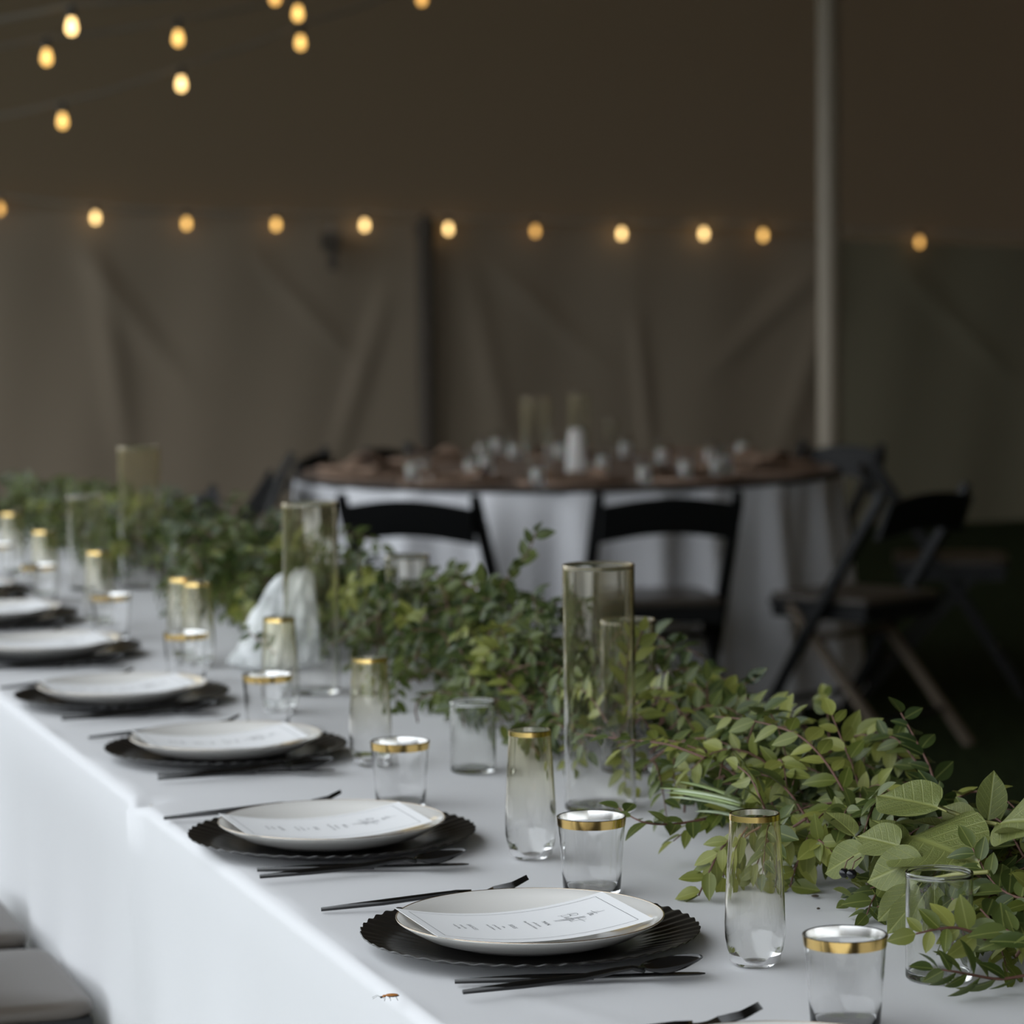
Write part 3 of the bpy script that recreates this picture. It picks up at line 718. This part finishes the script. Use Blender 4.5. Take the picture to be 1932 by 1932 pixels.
obj('wax_body', MB().lathe([(0, 0), (.034, 0), (.034, .03), (.030, .09), (.024, .14), (.018, .150), (0, .146)], 28).mesh('wax_body', 'candle'), t)
obj('wick', MB().tube([(0, 0, .146), (.001, 0, .158)], .001, 5).mesh('wick', 'socket'), t)

# ------------------------------------------------------------------ folding chairs
def chair(label, back, face, tan_legs=False, tan_seat=False, grp='black folding chairs at the round table', seat_center=None):
    d = Vector((face[0], face[1], 0)).normalized()
    c = seat_center if seat_center is not None else Vector((back[0], back[1], 0)) + d * .245
    t = thing('folding_chair', label, 'chair', c, math.atan2(-d.x, d.y), grp)
    def upright(s): return MB().tube([(s * .205, -.250, .775), (s * .205, -.235, .74), (s * .205, .02, .36), (s * .205, .245, 0)], [.014, .017, .018, .016], 4, flat=1.3, upv=Vector((1, 0, 0))).mesh('upright', 'chair_black', sharp=40)
    def leg(s): return MB().tube([(s * .178, .11, .425), (s * .178, -.10, .20), (s * .178, -.285, 0)], .0155, 4, flat=1.3, upv=Vector((1, 0, 0))).mesh('leg', 'leg_brown' if tan_legs else 'chair_black', sharp=40)
    for s in (-1, 1):
        obj('upright', cached(('up', s), lambda: upright(s)), t); obj('leg', cached(('leg', s, tan_legs), lambda: leg(s)), t)
    def back_panel():
        mb = MB(); nx, nz = 20, 6
        for off in (0, .018):
            mb.grid(lambda a, b, off=off: ((a - .5) * .40, -.262 + .05 * (b) * 0 - off - .018 * math.cos((a - .5) * math.pi) + .045 * (1 - b) , 0.632 + .108 * b + .024 * math.cos((a - .5) * math.pi)), nx, nz)
        k = (nx + 1) * (nz + 1); loop = [i * (nz + 1) for i in range(nx + 1)] + [nx * (nz + 1) + j for j in range(1, nz + 1)] + [i * (nz + 1) + nz for i in range(nx - 1, -1, -1)] + [j for j in range(nz - 1, 0, -1)]
        for a, b in zip(loop, loop[1:] + loop[:1]): mb.f.append((a, b, b + k, a + k))
        return mb.mesh('backrest', 'chair_black', sharp=40)
    obj('backrest', cached('cb', back_panel), t)
    def pad():
        def ring(z, k): 
            pts = []
            for q in range(40):
                th = 2 * math.pi * q / 40; cx, sx = math.cos(th), math.sin(th)
                pts.append((math.copysign(abs(cx) ** .2, cx) * (.187 - k), math.copysign(abs(sx) ** .2, sx) * (.190 - k) + .01, z))
            return pts
        mb = MB(); R_ = [ring(.436, .004), ring(.440, 0), ring(.450, 0), ring(.4555, .005), ring(.458, .02), ring(.459, .10)]
        for r in R_: mb.v += r
        for i in range(len(R_) - 1):
            for q in range(40): w = (q + 1) % 40; mb.f.append((i * 40 + q, i * 40 + w, (i + 1) * 40 + w, (i + 1) * 40 + q))
        mb.f.append(tuple(range(40))[::-1]); mb.f.append(tuple(5 * 40 + q for q in range(40)))
        return mb.mesh('seat_pad', 'chair_pad', sharp=60)
    obj('seat_pad', cached('pad', pad), t)
    obj('seat_base', cached('sbase', lambda: MB().box((0, .01, .427), (.36, .365, .017)).mesh('seat_base', 'chair_black', False)), t)
    obj('seat_apron', cached(('sap', tan_seat), lambda: MB().box((0, .01, .402), (.35, .35, .032)).mesh('seat_apron', 'chair_tan' if tan_seat else 'chair_black', False)), t)
    obj('stretcher', cached('st1', lambda: MB().tube([(-.178, -.19, .10), (.178, -.19, .10)], .010, 8).mesh('stretcher', 'chair_black')), t)
    obj('stretcher', cached(('st2', tan_legs), lambda: MB().tube([(-.178, .02, .33), (.178, .02, .33)], .011, 8).mesh('stretcher', 'leg_brown' if tan_legs else 'chair_black')), t)
    obj('stretcher', cached('st3', lambda: MB().tube([(-.205, .165, .13), (.205, .165, .13)], .010, 8).mesh('stretcher', 'chair_black')), t)
    return t
def bp_(px, Y): return ((px - 966) * Y / F, Y)
def to_c(b, k=1.0): return (RC.x - b[0], RC.y - b[1])
b = bp_(770, 8.85); chair('black folding chair in front of the round table, left one', b, (.32, 1))
b = bp_(1262, 8.85); chair('black folding chair in front of the round table, right one', b, (-.16, 1))
b = bp_(1745, 8.95); chair('black folding chair with brown rear legs at right, turned sideways', b, (-.72, .7), True)
b = bp_(1650, 10.3); chair('black folding chair at the right rim of the round table', b, (1, -.12))
b = bp_(1590, 11.4); chair('black folding chair behind the round table at far right', b, (-.9, -.7))
b = bp_(510, 9.9); chair('black folding chair at the left rim of the round table', b, (-1, -.1))
b = bp_(582, 11.3); chair('black folding chair behind the left rim of round table', b, (-1, .25))
b = bp_(732, 11.55); chair('black folding chair behind the round table, back left', b, (.95, -.35))
b = bp_(350, 9.15); chair('black folding chair standing alone left of round table', b, (-.97, .3), grp='black folding chairs further left')
b = bp_(4, 8.95); chair('black folding chair cut by the left frame edge', b, (-.8, .5), grp='black folding chairs further left')
# two chairs pushed in at the long table, lower left corner
chair('folding chair at the long table in the bottom left corner', None, VD, tan_seat=True, grp='chairs pushed in at the long table', seat_center=T(4.12, VF - .222))
chair('folding chair at long table cut off at left frame edge', None, VD, tan_seat=True, grp='chairs pushed in at the long table', seat_center=T(4.575, VF - .228))

# ------------------------------------------------------------------ greenery
def leaf_shape(t, k=.8): return math.sin(math.pi * min(1, t) ** k) ** .8 * (1 if t < .8 else 1 - (t - .8) * 1.2)
def leaf_mesh(Wd, curl, fold, rows, cols, matn, wave=0.0, name='leaf'):
    vs, fs, uvs = [], [], []
    for i in range(rows + 1):
        t = i / rows; w = max(.02 if 0 < t < 1 else .004, leaf_shape(t)) * Wd / 2
        for j in range(cols + 1):
            x = (2 * j / cols - 1)
            vs.append((x * w, t, -curl * t * t + fold * abs(x) * w + wave * math.sin(9 * t + 2 * x) * abs(x) * .02)); uvs.append((.5 + x * w / Wd, t))
    for i in range(rows):
        for j in range(cols): a = i * (cols + 1) + j; fs.append((a, a + 1, a + cols + 2, a + cols + 1))
    me = bpy.data.meshes.new(name); me.from_pydata(vs, [], fs); lay = me.uv_layers.new(name='UVMap')
    for p in me.polygons:
        for li in p.loop_indices: lay.data[li].uv = uvs[me.loops[li].vertex_index]
    me.polygons.foreach_set('use_smooth', [True] * len(me.polygons)); me.materials.append(MAT[matn]); me.update()
    return me
SHAPES = [(.50, .10, .35), (.46, .22, .25), (.54, .04, .45), (.48, .34, .2), (.58, .14, .3)]
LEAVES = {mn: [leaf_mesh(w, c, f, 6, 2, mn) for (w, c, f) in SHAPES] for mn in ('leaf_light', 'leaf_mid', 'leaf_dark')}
SALAL = [leaf_mesh(w, c, f, 16, 8, 'leaf_salal', 1.0) for (w, c, f) in ((.60, .06, .12), (.56, .12, .2), (.64, .03, .28), (.52, .16, .1))]
def frame(p, d, nrm, s):
    y = d.normalized(); x = y.cross(nrm); x = x.normalized() if x.length > 1e-4 else y.orthogonal().normalized(); z = x.cross(y)
    M_ = Matrix((x * s, y * s, z * s)).transposed().to_4x4(); M_.translation = p; return M_
def rv(k=1.0): return Vector((random.gauss(0, k), random.gauss(0, k), random.gauss(0, k)))
def blocked(p):
    for x, y, r, h in VESSELS:
        if p.z < ZT + h + .004 and (p.x - x) ** 2 + (p.y - y) ** 2 < (r + .003) ** 2: return True
    return False
def sprig(path, n, size, plane_n, spread=.9, jitter=.25, t0=.2, check=True):
    """leaf matrices (alternate leaves and an end leaf) along a twig given as points"""
    out = []; m_ = len(path) - 1
    def at(t):
        q = min(t * m_, m_ - 1e-6); i = int(q); return path[i].lerp(path[i + 1], q - i), (path[i + 1] - path[i]).normalized()
    for k in range(n):
        t = t0 + (1 - t0) * k / max(1, n - 1); p, tg = at(t); nr = (plane_n + rv(jitter)).normalized()
        side = tg.cross(nr).normalized() * (1 if k % 2 else -1)
        d = (tg * (.55 + .5 * random.random()) + side * spread + rv(.18)).normalized() if k < n - 1 else tg
        s = size * random.uniform(.72, 1.15) * (1 - .25 * t)
        if p.z + d.z * s < ZT + .004 and p.x > -9:
            d.z = (ZT + .004 - p.z) / s; d.normalize()
        if p.z < ZT + .003: continue
        if check and (blocked(p + d * s) or blocked(p + d * s * .5) or blocked(p)): continue
        out.append(frame(p, d, (nr + Vector((0, 0, .25)) if nr.z > 0 else nr), s))
    return out
def bez(a, b, c, n=8):
    return [a * (1 - t) ** 2 + b * (2 * t * (1 - t)) + c * t * t for t in [i / n for i in range(n + 1)]]
ALL = []                                                  # (matrix, material, shape index)
TWIGS = []
def h_of(u):
    pts = [(1.8, .07), (2.66, .045), (2.82, .04), (3.07, .08), (3.48, .09), (4.0, .09), (4.3, .14), (4.5, .165), (4.8, .10), (5.2, .12), (5.67, .145), (6.6, .12), (7.9, .08), (8.6, .08)]
    for (a, x), (b, y) in zip(pts, pts[1:]):
        if a <= u <= b: return x + (y - x) * (u - a) / (b - a)
    return .15
VC = 1.435
n_sp = 900
for k in range(n_sp):
    u = 2.15 + (8.5 - 2.15) * ((k + random.random()) / n_sp) ** 1.05
    H = h_of(u); lay = random.random()
    v = VC + random.gauss(0, .055); z = ZT + .012 + H * .75 * lay
    ln = random.uniform(.13, .24)
    a = random.uniform(-1, 1); sgn = 1 if random.random() < .68 else -1
    th = random.gauss(0, .75)
    du = -sgn * math.cos(th); dv = math.sin(th)
    el = random.uniform(-.15, .35) + .75 * lay * random.random()
    if abs(dv) > .75: el *= .55; ln *= .72
    d = (UD * du + VD * dv) * math.cos(el) + Vector((0, 0, math.sin(el)))
    p0 = T(u, v, z); p2 = p0 + d * ln; p1 = p0 + d * ln * .55 + Vector((0, 0, .03 + .02 * random.random()))
    p2.z -= .03 * random.random() + (.02 if dv else 0)
    uu, vv = uv(p2)
    vmin = 1.31 if u < 2.95 else 1.22 if u < 3.5 else 1.35 if u < 4.35 else 1.29 if u < 4.6 else 1.34 if u < 5.4 else 1.29
    if vv < vmin: p2 += VD * (vmin - vv + random.uniform(-.02, .02))
    if vv > 1.66: p2 += VD * (1.66 - vv)
    p2.z = min(max(p2.z, ZT + .010), ZT + H * 1.12)
    path = bez(p0, p1, p2)
    for q in path: q.z = max(q.z, ZT + .006)
    if any(blocked(q) for q in path): continue
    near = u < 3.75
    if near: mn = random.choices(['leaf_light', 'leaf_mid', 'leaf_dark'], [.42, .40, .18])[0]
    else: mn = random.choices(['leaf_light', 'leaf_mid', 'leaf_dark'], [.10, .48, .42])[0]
    pn = (Vector((0, 0, 1)) * random.uniform(.2, 1) - FWD * random.uniform(0, .9) - VD * .25 + rv(.3)).normalized()
    ms = sprig(path, random.randint(10, 15), random.uniform(.030, .041), pn)
    if len(ms) < 3: continue
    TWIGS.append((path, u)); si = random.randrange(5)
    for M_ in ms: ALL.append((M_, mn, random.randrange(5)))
# which leaves show largest: cast a ray at each leaf centre and keep the 300 largest that are hit first
tv, tf, own = [], [], []
for i, (M_, mn, si) in enumerate(ALL):
    me = LEAVES[mn][si]; k = len(tv); tv += [M_ @ v.co for v in me.vertices]
    for p in me.polygons: tf.append([k + q for q in p.vertices]); own.append(i)
bvh = BVHTree.FromPolygons(tv, tf)
rank = []
for i, (M_, mn, si) in enumerate(ALL):
    c = M_ @ Vector((0, .45, -.03)); px, py = project(c)
    if not (0 < px < 1932 and 0 < py < 1932): continue
    d = (c - CAM); hit = bvh.ray_cast(CAM, d.normalized())
    if hit[2] is None or own[hit[2]] != i: continue
    area = abs(M_.to_3x3().col[2].normalized().dot(d.normalized())) * (M_.to_3x3().col[1].length / d.length) ** 2
    rank.append((-area, i))
rank.sort(); pick = set(i for _, i in rank[:300])
ga = thing('leafy_garland', 'long garland of small green leaves along the far edge of the white table', 'garland', T(5, VC, ZT + .001))
inv = Matrix.Translation(-ga.location)
rest = MB(); rest_t, rest_m = [], []; MI = {'leaf_light': 0, 'leaf_mid': 1, 'leaf_dark': 2}
r_uv = []
for i, (M_, mn, si) in enumerate(ALL):
    me = LEAVES[mn][si]
    if i in pick:
        obj('leaf', me, ga, mw=inv @ M_); continue
    A = inv @ M_; rest.add([A @ v.co for v in me.vertices], [tuple(p.vertices) for p in me.polygons])
    tn = random.random(); rest_t += [tn] * len(me.polygons); rest_m += [MI[mn]] * len(me.polygons)
    r_uv += [tuple(d.uv) for d in me.uv_layers[0].data]
me = bpy.data.meshes.new('foliage'); me.from_pydata(rest.v, [], rest.f)
lay = me.uv_layers.new(name='UVMap'); lay.data.foreach_set('uv', [c for q in r_uv for c in q])
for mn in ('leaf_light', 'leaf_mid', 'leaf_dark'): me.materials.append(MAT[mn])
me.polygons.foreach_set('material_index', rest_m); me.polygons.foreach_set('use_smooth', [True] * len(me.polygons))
at = me.attributes.new('tint', 'FLOAT', 'FACE'); at.data.foreach_set('value', rest_t); me.update()
fo = obj('foliage', me, ga); fo['kind'] = 'stuff'
rest_tw = MB(); nt_ = 0
for path, u in TWIGS:
    loc = [q - ga.location for q in path]; rr = [.0016 - .0009 * i / 8 for i in range(9)]
    if 2.5 < u < 4.6 and nt_ < 150: obj('twig', MB().tube(loc, rr, 5).mesh('twig', 'twig'), ga); nt_ += 1
    else: rest_tw.tube(loc, rr, 4)
tw = obj('twig_tangle', rest_tw.mesh('twig_tangle', 'twig'), ga); tw['kind'] = 'stuff'

def hero(name, label, path, n, size, mn, pn, cat='sprig', rad=.0016, t0=.15, spread=.9, twm='twig', jitter=.2):
    path = [Vector(p) for p in path]; fine = []
    xs = [(p.x, p.y, p.z) for p in path]; P = [path[0]] + path + [path[-1]]
    for i in range(1, len(P) - 2):
        for k in range(5):
            t = k / 5; a, b, c, d = P[i - 1], P[i], P[i + 1], P[i + 2]
            fine.append((b * 2 + (c - a) * t + (a * 2 - b * 5 + c * 4 - d) * t * t + (b * 3 - a - c * 3 + d) * t ** 3) * .5)
    fine.append(path[-1])
    for q in fine: q.z = max(q.z, ZT + .004)
    t = thing(name, label, cat, fine[0], 0, 'loose leafy sprigs in the garland'); o0 = fine[0].copy()
    obj('twig', MB().tube([q - o0 for q in fine], [rad * (1 - .5 * i / len(fine)) for i in range(len(fine))], 6).mesh('twig', twm), t)
    for M_ in sprig(fine, n, size, pn, spread, jitter, t0): obj('leaf', LEAVES[mn][random.randrange(5)], t, mw=Matrix.Translation(-o0) @ M_)
CF = -FWD
up = Vector((0, 0, 1))
hero('leafy_sprig', 'bright arching sprig with paired pale leaves above the garland', [PV(1612, 1545, 1.40), PV(1590, 1490, 1.39), PV(1550, 1428, 1.38), PV(1500, 1384, 1.37), PV(1420, 1360, 1.36), PV(1348, 1352, 1.35)], 17, .037, 'leaf_light', (CF * .8 + up * .5))
hero('leafy_sprig', 'pale sprig with big oval leaves right of the arching one', [PV(1630, 1520, 1.44), PV(1612, 1455, 1.44), PV(1590, 1400, 1.44), PV(1570, 1350, 1.44)], 9, .036, 'leaf_light', (CF * .9 + up * .4))
hero('leafy_sprig', 'dark upright sprig against the black background at right', [PV(1775, 1520, 1.50), PV(1755, 1450, 1.50), PV(1730, 1400, 1.50), PV(1700, 1345, 1.50)], 11, .038, 'leaf_dark', (CF * .9 + VD * .3 + up * .2))
hero('leafy_sprig', 'yellow-green sprig drooping onto the cloth beside the front flute', [PV(1405, 1560, 1.24), PV(1362, 1600, 1.22), PV(1338, 1645, 1.205), PV(1318, 1690, 1.195)], 11, .036, 'leaf_light', (CF * .8 + up * .6))
hero('leafy_sprig', 'curled sprig lying in front of the short votive glass', [PY(1960, 1835, 2.72), PY(1890, 1847, 2.71), PY(1838, 1840, 2.70), PY(1800, 1833, 2.69), PY(1762, 1828, 2.69)], 13, .036, 'leaf_mid', (CF * .5 + VD * .8))
hero('leafy_sprig', 'thin sprig with hanging pale leaves across the votive glass', [PY(1860, 1772, 2.735), PY(1815, 1752, 2.73), PY(1775, 1752, 2.725), PY(1728, 1762, 2.72)], 9, .034, 'leaf_light', (CF * .9 + up * .2), spread=1.3)
hero('leafy_sprig', 'sprig sticking up in front of the round table cloth', [PV(930, 1130, 1.45), PV(965, 1082, 1.45), PV(992, 1050, 1.45), PV(1012, 1003, 1.45)], 11, .040, 'leaf_mid', (CF + up * .3))
hero('leafy_sprig', 'yellow-green upright sprig in front of the medium cylinder vase', [PV(1198, 1350, 1.375), PV(1190, 1290, 1.37), PV(1197, 1240, 1.37), PV(1211, 1190, 1.37)], 10, .036, 'leaf_light', (CF + up * .2))
hero('leafy_sprig', 'dark thin sprig leaning right behind the medium vase', [PV(1185, 1330, 1.50), PV(1225, 1275, 1.50), PV(1258, 1240, 1.50), PV(1274, 1212, 1.50)], 8, .034, 'leaf_dark', (CF + VD * .3))
hero('leafy_sprig', 'sprig with row of curved leaves left of the front flute', [PV(1450, 1545, 1.30), PV(1432, 1500, 1.30), PV(1415, 1465, 1.30), PV(1392, 1446, 1.30)], 10, .036, 'leaf_light', (CF * .4 + VD * .9), jitter=.1)
hero('leafy_sprig', 'olive upright sprig tip above the middle of the garland', [PV(1338, 1400, 1.46), PV(1336, 1350, 1.46), PV(1334, 1285, 1.46)], 8, .034, 'leaf_mid', (CF + up * .2))
hero('leafy_sprig', 'dark green sprig tip below the right black chair', [PV(1370, 1340, 1.52), PV(1395, 1300, 1.52), PV(1425, 1280, 1.52)], 7, .036, 'leaf_dark', (CF + up * .5))
hero('leafy_sprig', 'sprig of dark leaves leaning right below the vase group', [PV(980, 1290, 1.47), PV(1010, 1240, 1.47), PV(1030, 1190, 1.47)], 9, .038, 'leaf_dark', (CF + up * .4))
hero('leafy_sprig', 'pale sprig reaching out low in front of the tall vase', [PV(1330, 1430, 1.28), PV(1260, 1405, 1.255), PV(1180, 1395, 1.235), PV(1090, 1385, 1.215)], 12, .030, 'leaf_mid', (CF * .5 + up))
hero('leafy_sprig', 'leafy sprig resting on the cloth left of the grass blades', [PV(1330, 1545, 1.26), PV(1270, 1555, 1.22), PV(1210, 1550, 1.18), PV(1160, 1520, 1.17)], 12, .034, 'leaf_mid', (CF * .4 + up))
hero('leafy_sprig', 'pale green sprig behind the third flute on the left', [PV(720, 1330, 1.34), PV(690, 1300, 1.32), PV(662, 1262, 1.31)], 9, .038, 'leaf_light', (CF + up * .5))
hero('leafy_sprig', 'broad-leaved sprig at the right frame edge above the votive', [PV(1960, 1700, 1.36), PV(1910, 1690, 1.35), PV(1870, 1660, 1.345), PV(1835, 1600, 1.34)], 12, .040, 'leaf_mid', (CF * .8 + up * .6))
hero('leafy_sprig', 'broad-leaved sprig low at right beside the votive glass', [PV(1965, 1790, 1.31), PV(1920, 1765, 1.30), PV(1880, 1745, 1.29), PV(1850, 1715, 1.285)], 12, .040, 'leaf_mid', (CF * .8 + up * .5))
hero('leafy_sprig', 'small dark sprig in front of the clear plastic bag', [PV(520, 1235, 1.17), PV(495, 1215, 1.165), PV(468, 1190, 1.16)], 6, .034, 'leaf_dark', (CF + up * .5))

hero('leafy_sprig', 'pale sprig seen through the upper half of the front flute', [PV(1520, 1545, 1.30), PV(1470, 1580, 1.285), PV(1435, 1620, 1.275), PV(1415, 1665, 1.27)], 13, .038, 'leaf_light', (CF * .8 + up * .5))
hero('leafy_sprig', 'pale sprig hanging just right of the front flute', [PV(1560, 1555, 1.335), PV(1520, 1600, 1.315), PV(1500, 1640, 1.31), PV(1490, 1678, 1.305)], 12, .040, 'leaf_light', (CF * .9 + up * .4))
hero('leafy_sprig', 'yellow-green sprig lying left of the front flute rim', [PV(1440, 1560, 1.275), PV(1395, 1580, 1.26), PV(1370, 1615, 1.25), PV(1365, 1655, 1.245)], 11, .036, 'leaf_light', (CF * .8 + up * .5))
# big salal leaves: (base px, tip px, width factor index, v of base, v of tip)
def salal(label, stem, leaves):
    o0 = stem[0].copy(); t = thing('salal_branch', label, 'branch', o0, 0, 'broad-leaved branches in the garland')
    obj('stem', MB().tube([q - o0 for q in stem], .0021, 7).mesh('stem', 'stem_green'), t)
    for bx, by, tx, ty, vb_, vt_, si, tilt in leaves:
        b, e = PV(bx, by, vb_), PV(tx, ty, vt_); d = e - b
        nr = (CF * (1 - abs(tilt)) + up * .55 + VD * tilt).normalized()
        M_ = frame(b, d, nr, d.length); lf = obj('leaf', SALAL[si], t, mw=Matrix.Translation(-o0) @ M_)
        obj('petiole', MB().tube([Vector((0, -.12, -.02)), Vector((0, 0, 0))], .011, 5).mesh('petiole', 'stem_green'), lf)
salal('upper broad-leaved branch with two veined leaves high at right', [PV(1905, 1560, 1.40), PV(1830, 1545, 1.39), PV(1772, 1524, 1.38)],
      [(1770, 1524, 1650, 1492, 1.36, 1.34, 0, .1), (1864, 1548, 1876, 1453, 1.42, 1.43, 2, .15), (1836, 1560, 1775, 1512, 1.42, 1.41, 1, -.2), (1790, 1560, 1680, 1540, 1.385, 1.36, 1, .4), (1885, 1555, 1965, 1528, 1.36, 1.34, 3, -.3), (1905, 1580, 1968, 1560, 1.36, 1.35, 0, .2)])
salal('middle broad-leaved branch with five pale veined leaves at right', [PV(1790, 1622, 1.345), PV(1740, 1618, 1.335), PV(1705, 1598, 1.33), PV(1625, 1578, 1.32)],
      [(1698, 1597, 1612, 1572, 1.325, 1.31, 0, -.1), (1612, 1577, 1557, 1521, 1.32, 1.31, 1, .3), (1634, 1604, 1545, 1644, 1.31, 1.285, 1, -.15), (1742, 1619, 1630, 1662, 1.325, 1.29, 0, -.1), (1708, 1590, 1643, 1530, 1.345, 1.335, 3, .25), (1716, 1578, 1840, 1614, 1.35, 1.335, 0, -.05)])
salal('low broad-leaved branch hanging beside the short votive glass', [PV(1865, 1645, 1.33), PV(1800, 1650, 1.32), PV(1735, 1662, 1.31)],
      [(1722, 1672, 1655, 1738, 1.305, 1.27, 0, -.1), (1735, 1690, 1672, 1762, 1.295, 1.265, 1, .2), (1760, 1668, 1762, 1745, 1.315, 1.31, 2, .1), (1650, 1672, 1672, 1600, 1.33, 1.34, 3, .3)])
def grass():
    b0 = PV(1425, 1540, 1.30); t = thing('grass_bundle', 'small bundle of long striped grass blades in the garland', 'grass', b0)
    for k, (x0, y0, x1, y1, mn) in enumerate([(1256, 1495, 1398, 1520, 'blade'), (1270, 1492, 1398, 1516, 'blade_pale'), (1245, 1487, 1395, 1512, 'blade'), (1262, 1504, 1400, 1527, 'blade_pale'), (1290, 1499, 1405, 1530, 'blade'), (1300, 1506, 1405, 1535, 'blade_pale'), (1312, 1531, 1405, 1545, 'blade_pale'), (1282, 1475, 1395, 1508, 'blade')]):
        a, c = PV(x0, y0, 1.235 + .006 * k), PV(x1, y1, 1.285 + .004 * k); md = (a + c) / 2 + Vector((0, 0, .006))
        obj('blade', MB().tube([q - b0 for q in bez(a, md, c, 8)], [.0008, .0028, .004, .0046, .0048, .0048, .0048, .0046, .004], 6, flat=.3).mesh('blade', mn), t)
grass()
for (x, y, w) in ((1607, 1649, 'right'), (1593, 1647, 'left')):
    p = PV(x, y, 1.29)
    t = thing('berry', 'tiny black berry under the pale veined leaf, %s of two' % w, 'berry', p, 0, 'black berries')
    obj('fruit', cached('berry', lambda: MB().lathe([(0, -.005), (.003, -.0042), (.0052, -.001), (.0052, .0015), (.003, .0045), (0, .0038)], 14).mesh('fruit', 'berry')), t)
    obj('stalk', cached('stalk', lambda: MB().tube([(0, 0, .0035), (.003, .002, .012), (.010, .004, .016)], .0006, 5).mesh('stalk', 'twig')), t)
for (x, y, s, w) in ((1538, 1692, .006, 'larger'), (1544, 1716, .0025, 'smaller')):
    p = G(x, y, ZT + .001)
    tag(obj('leaf_crumb', MB().lathe([(0, 0), (s * .6, .0003), (s * .8, .0012), (s * .3, .0022), (0, .0018)], 7).mesh('leaf_crumb', 'crumb'), loc=p), 'tiny brown leaf crumb on the cloth near the front flute, ' + w, 'crumb')

# beetle near the table edge
def beetle():
    p = G(737, 1886, ZT + .001); t = thing('beetle', 'small orange-brown beetle walking on the white tablecloth edge', 'insect', p, math.radians(8))
    def ell(c, r, n=12):
        mb = MB(); 
        for i in range(7):
            a = -math.pi / 2 + math.pi * i / 6
            for j in range(n): th = 2 * math.pi * j / n; mb.v.append((c[0] + r[0] * math.sin(a), c[1] + r[1] * math.cos(a) * math.cos(th), c[2] + r[2] * math.cos(a) * math.sin(th)))
        for i in range(6):
            for j in range(n): q = (j + 1) % n; mb.f.append((i * n + j, i * n + q, (i + 1) * n + q, (i + 1) * n + j))
        return mb
    obj('wing_cases', ell((.001, 0, .0042), (.0062, .0019, .0015)).mesh('wing_cases', 'beetle_orange'), t)
    obj('abdomen', ell((.0022, 0, .0034), (.0058, .0016, .0012)).mesh('abdomen', 'beetle_dark'), t)
    obj('thorax', ell((-.0058, 0, .0036), (.0018, .0015, .0012)).mesh('thorax', 'beetle_orange'), t)
    obj('head', ell((-.0082, 0, .0026), (.0014, .001, .0011)).mesh('head', 'beetle_dark'), t)
    for s in (-1, 1):
        for x, dx in ((-.0045, -.0015), (-.001, .0005), (.003, .003)):
            obj('leg', MB().tube([(x, s * .001, .003), (x + dx * .5, s * .0035, .0036), (x + dx, s * .005, 0)], .00025, 5).mesh('leg', 'beetle_dark'), t)
        obj('antenna', MB().tube([(-.009, s * .0004, .003), (-.012, s * .0018, .0042), (-.0165, s * .003, .002)], .00014, 4).mesh('antenna', 'beetle_dark'), t)
beetle()
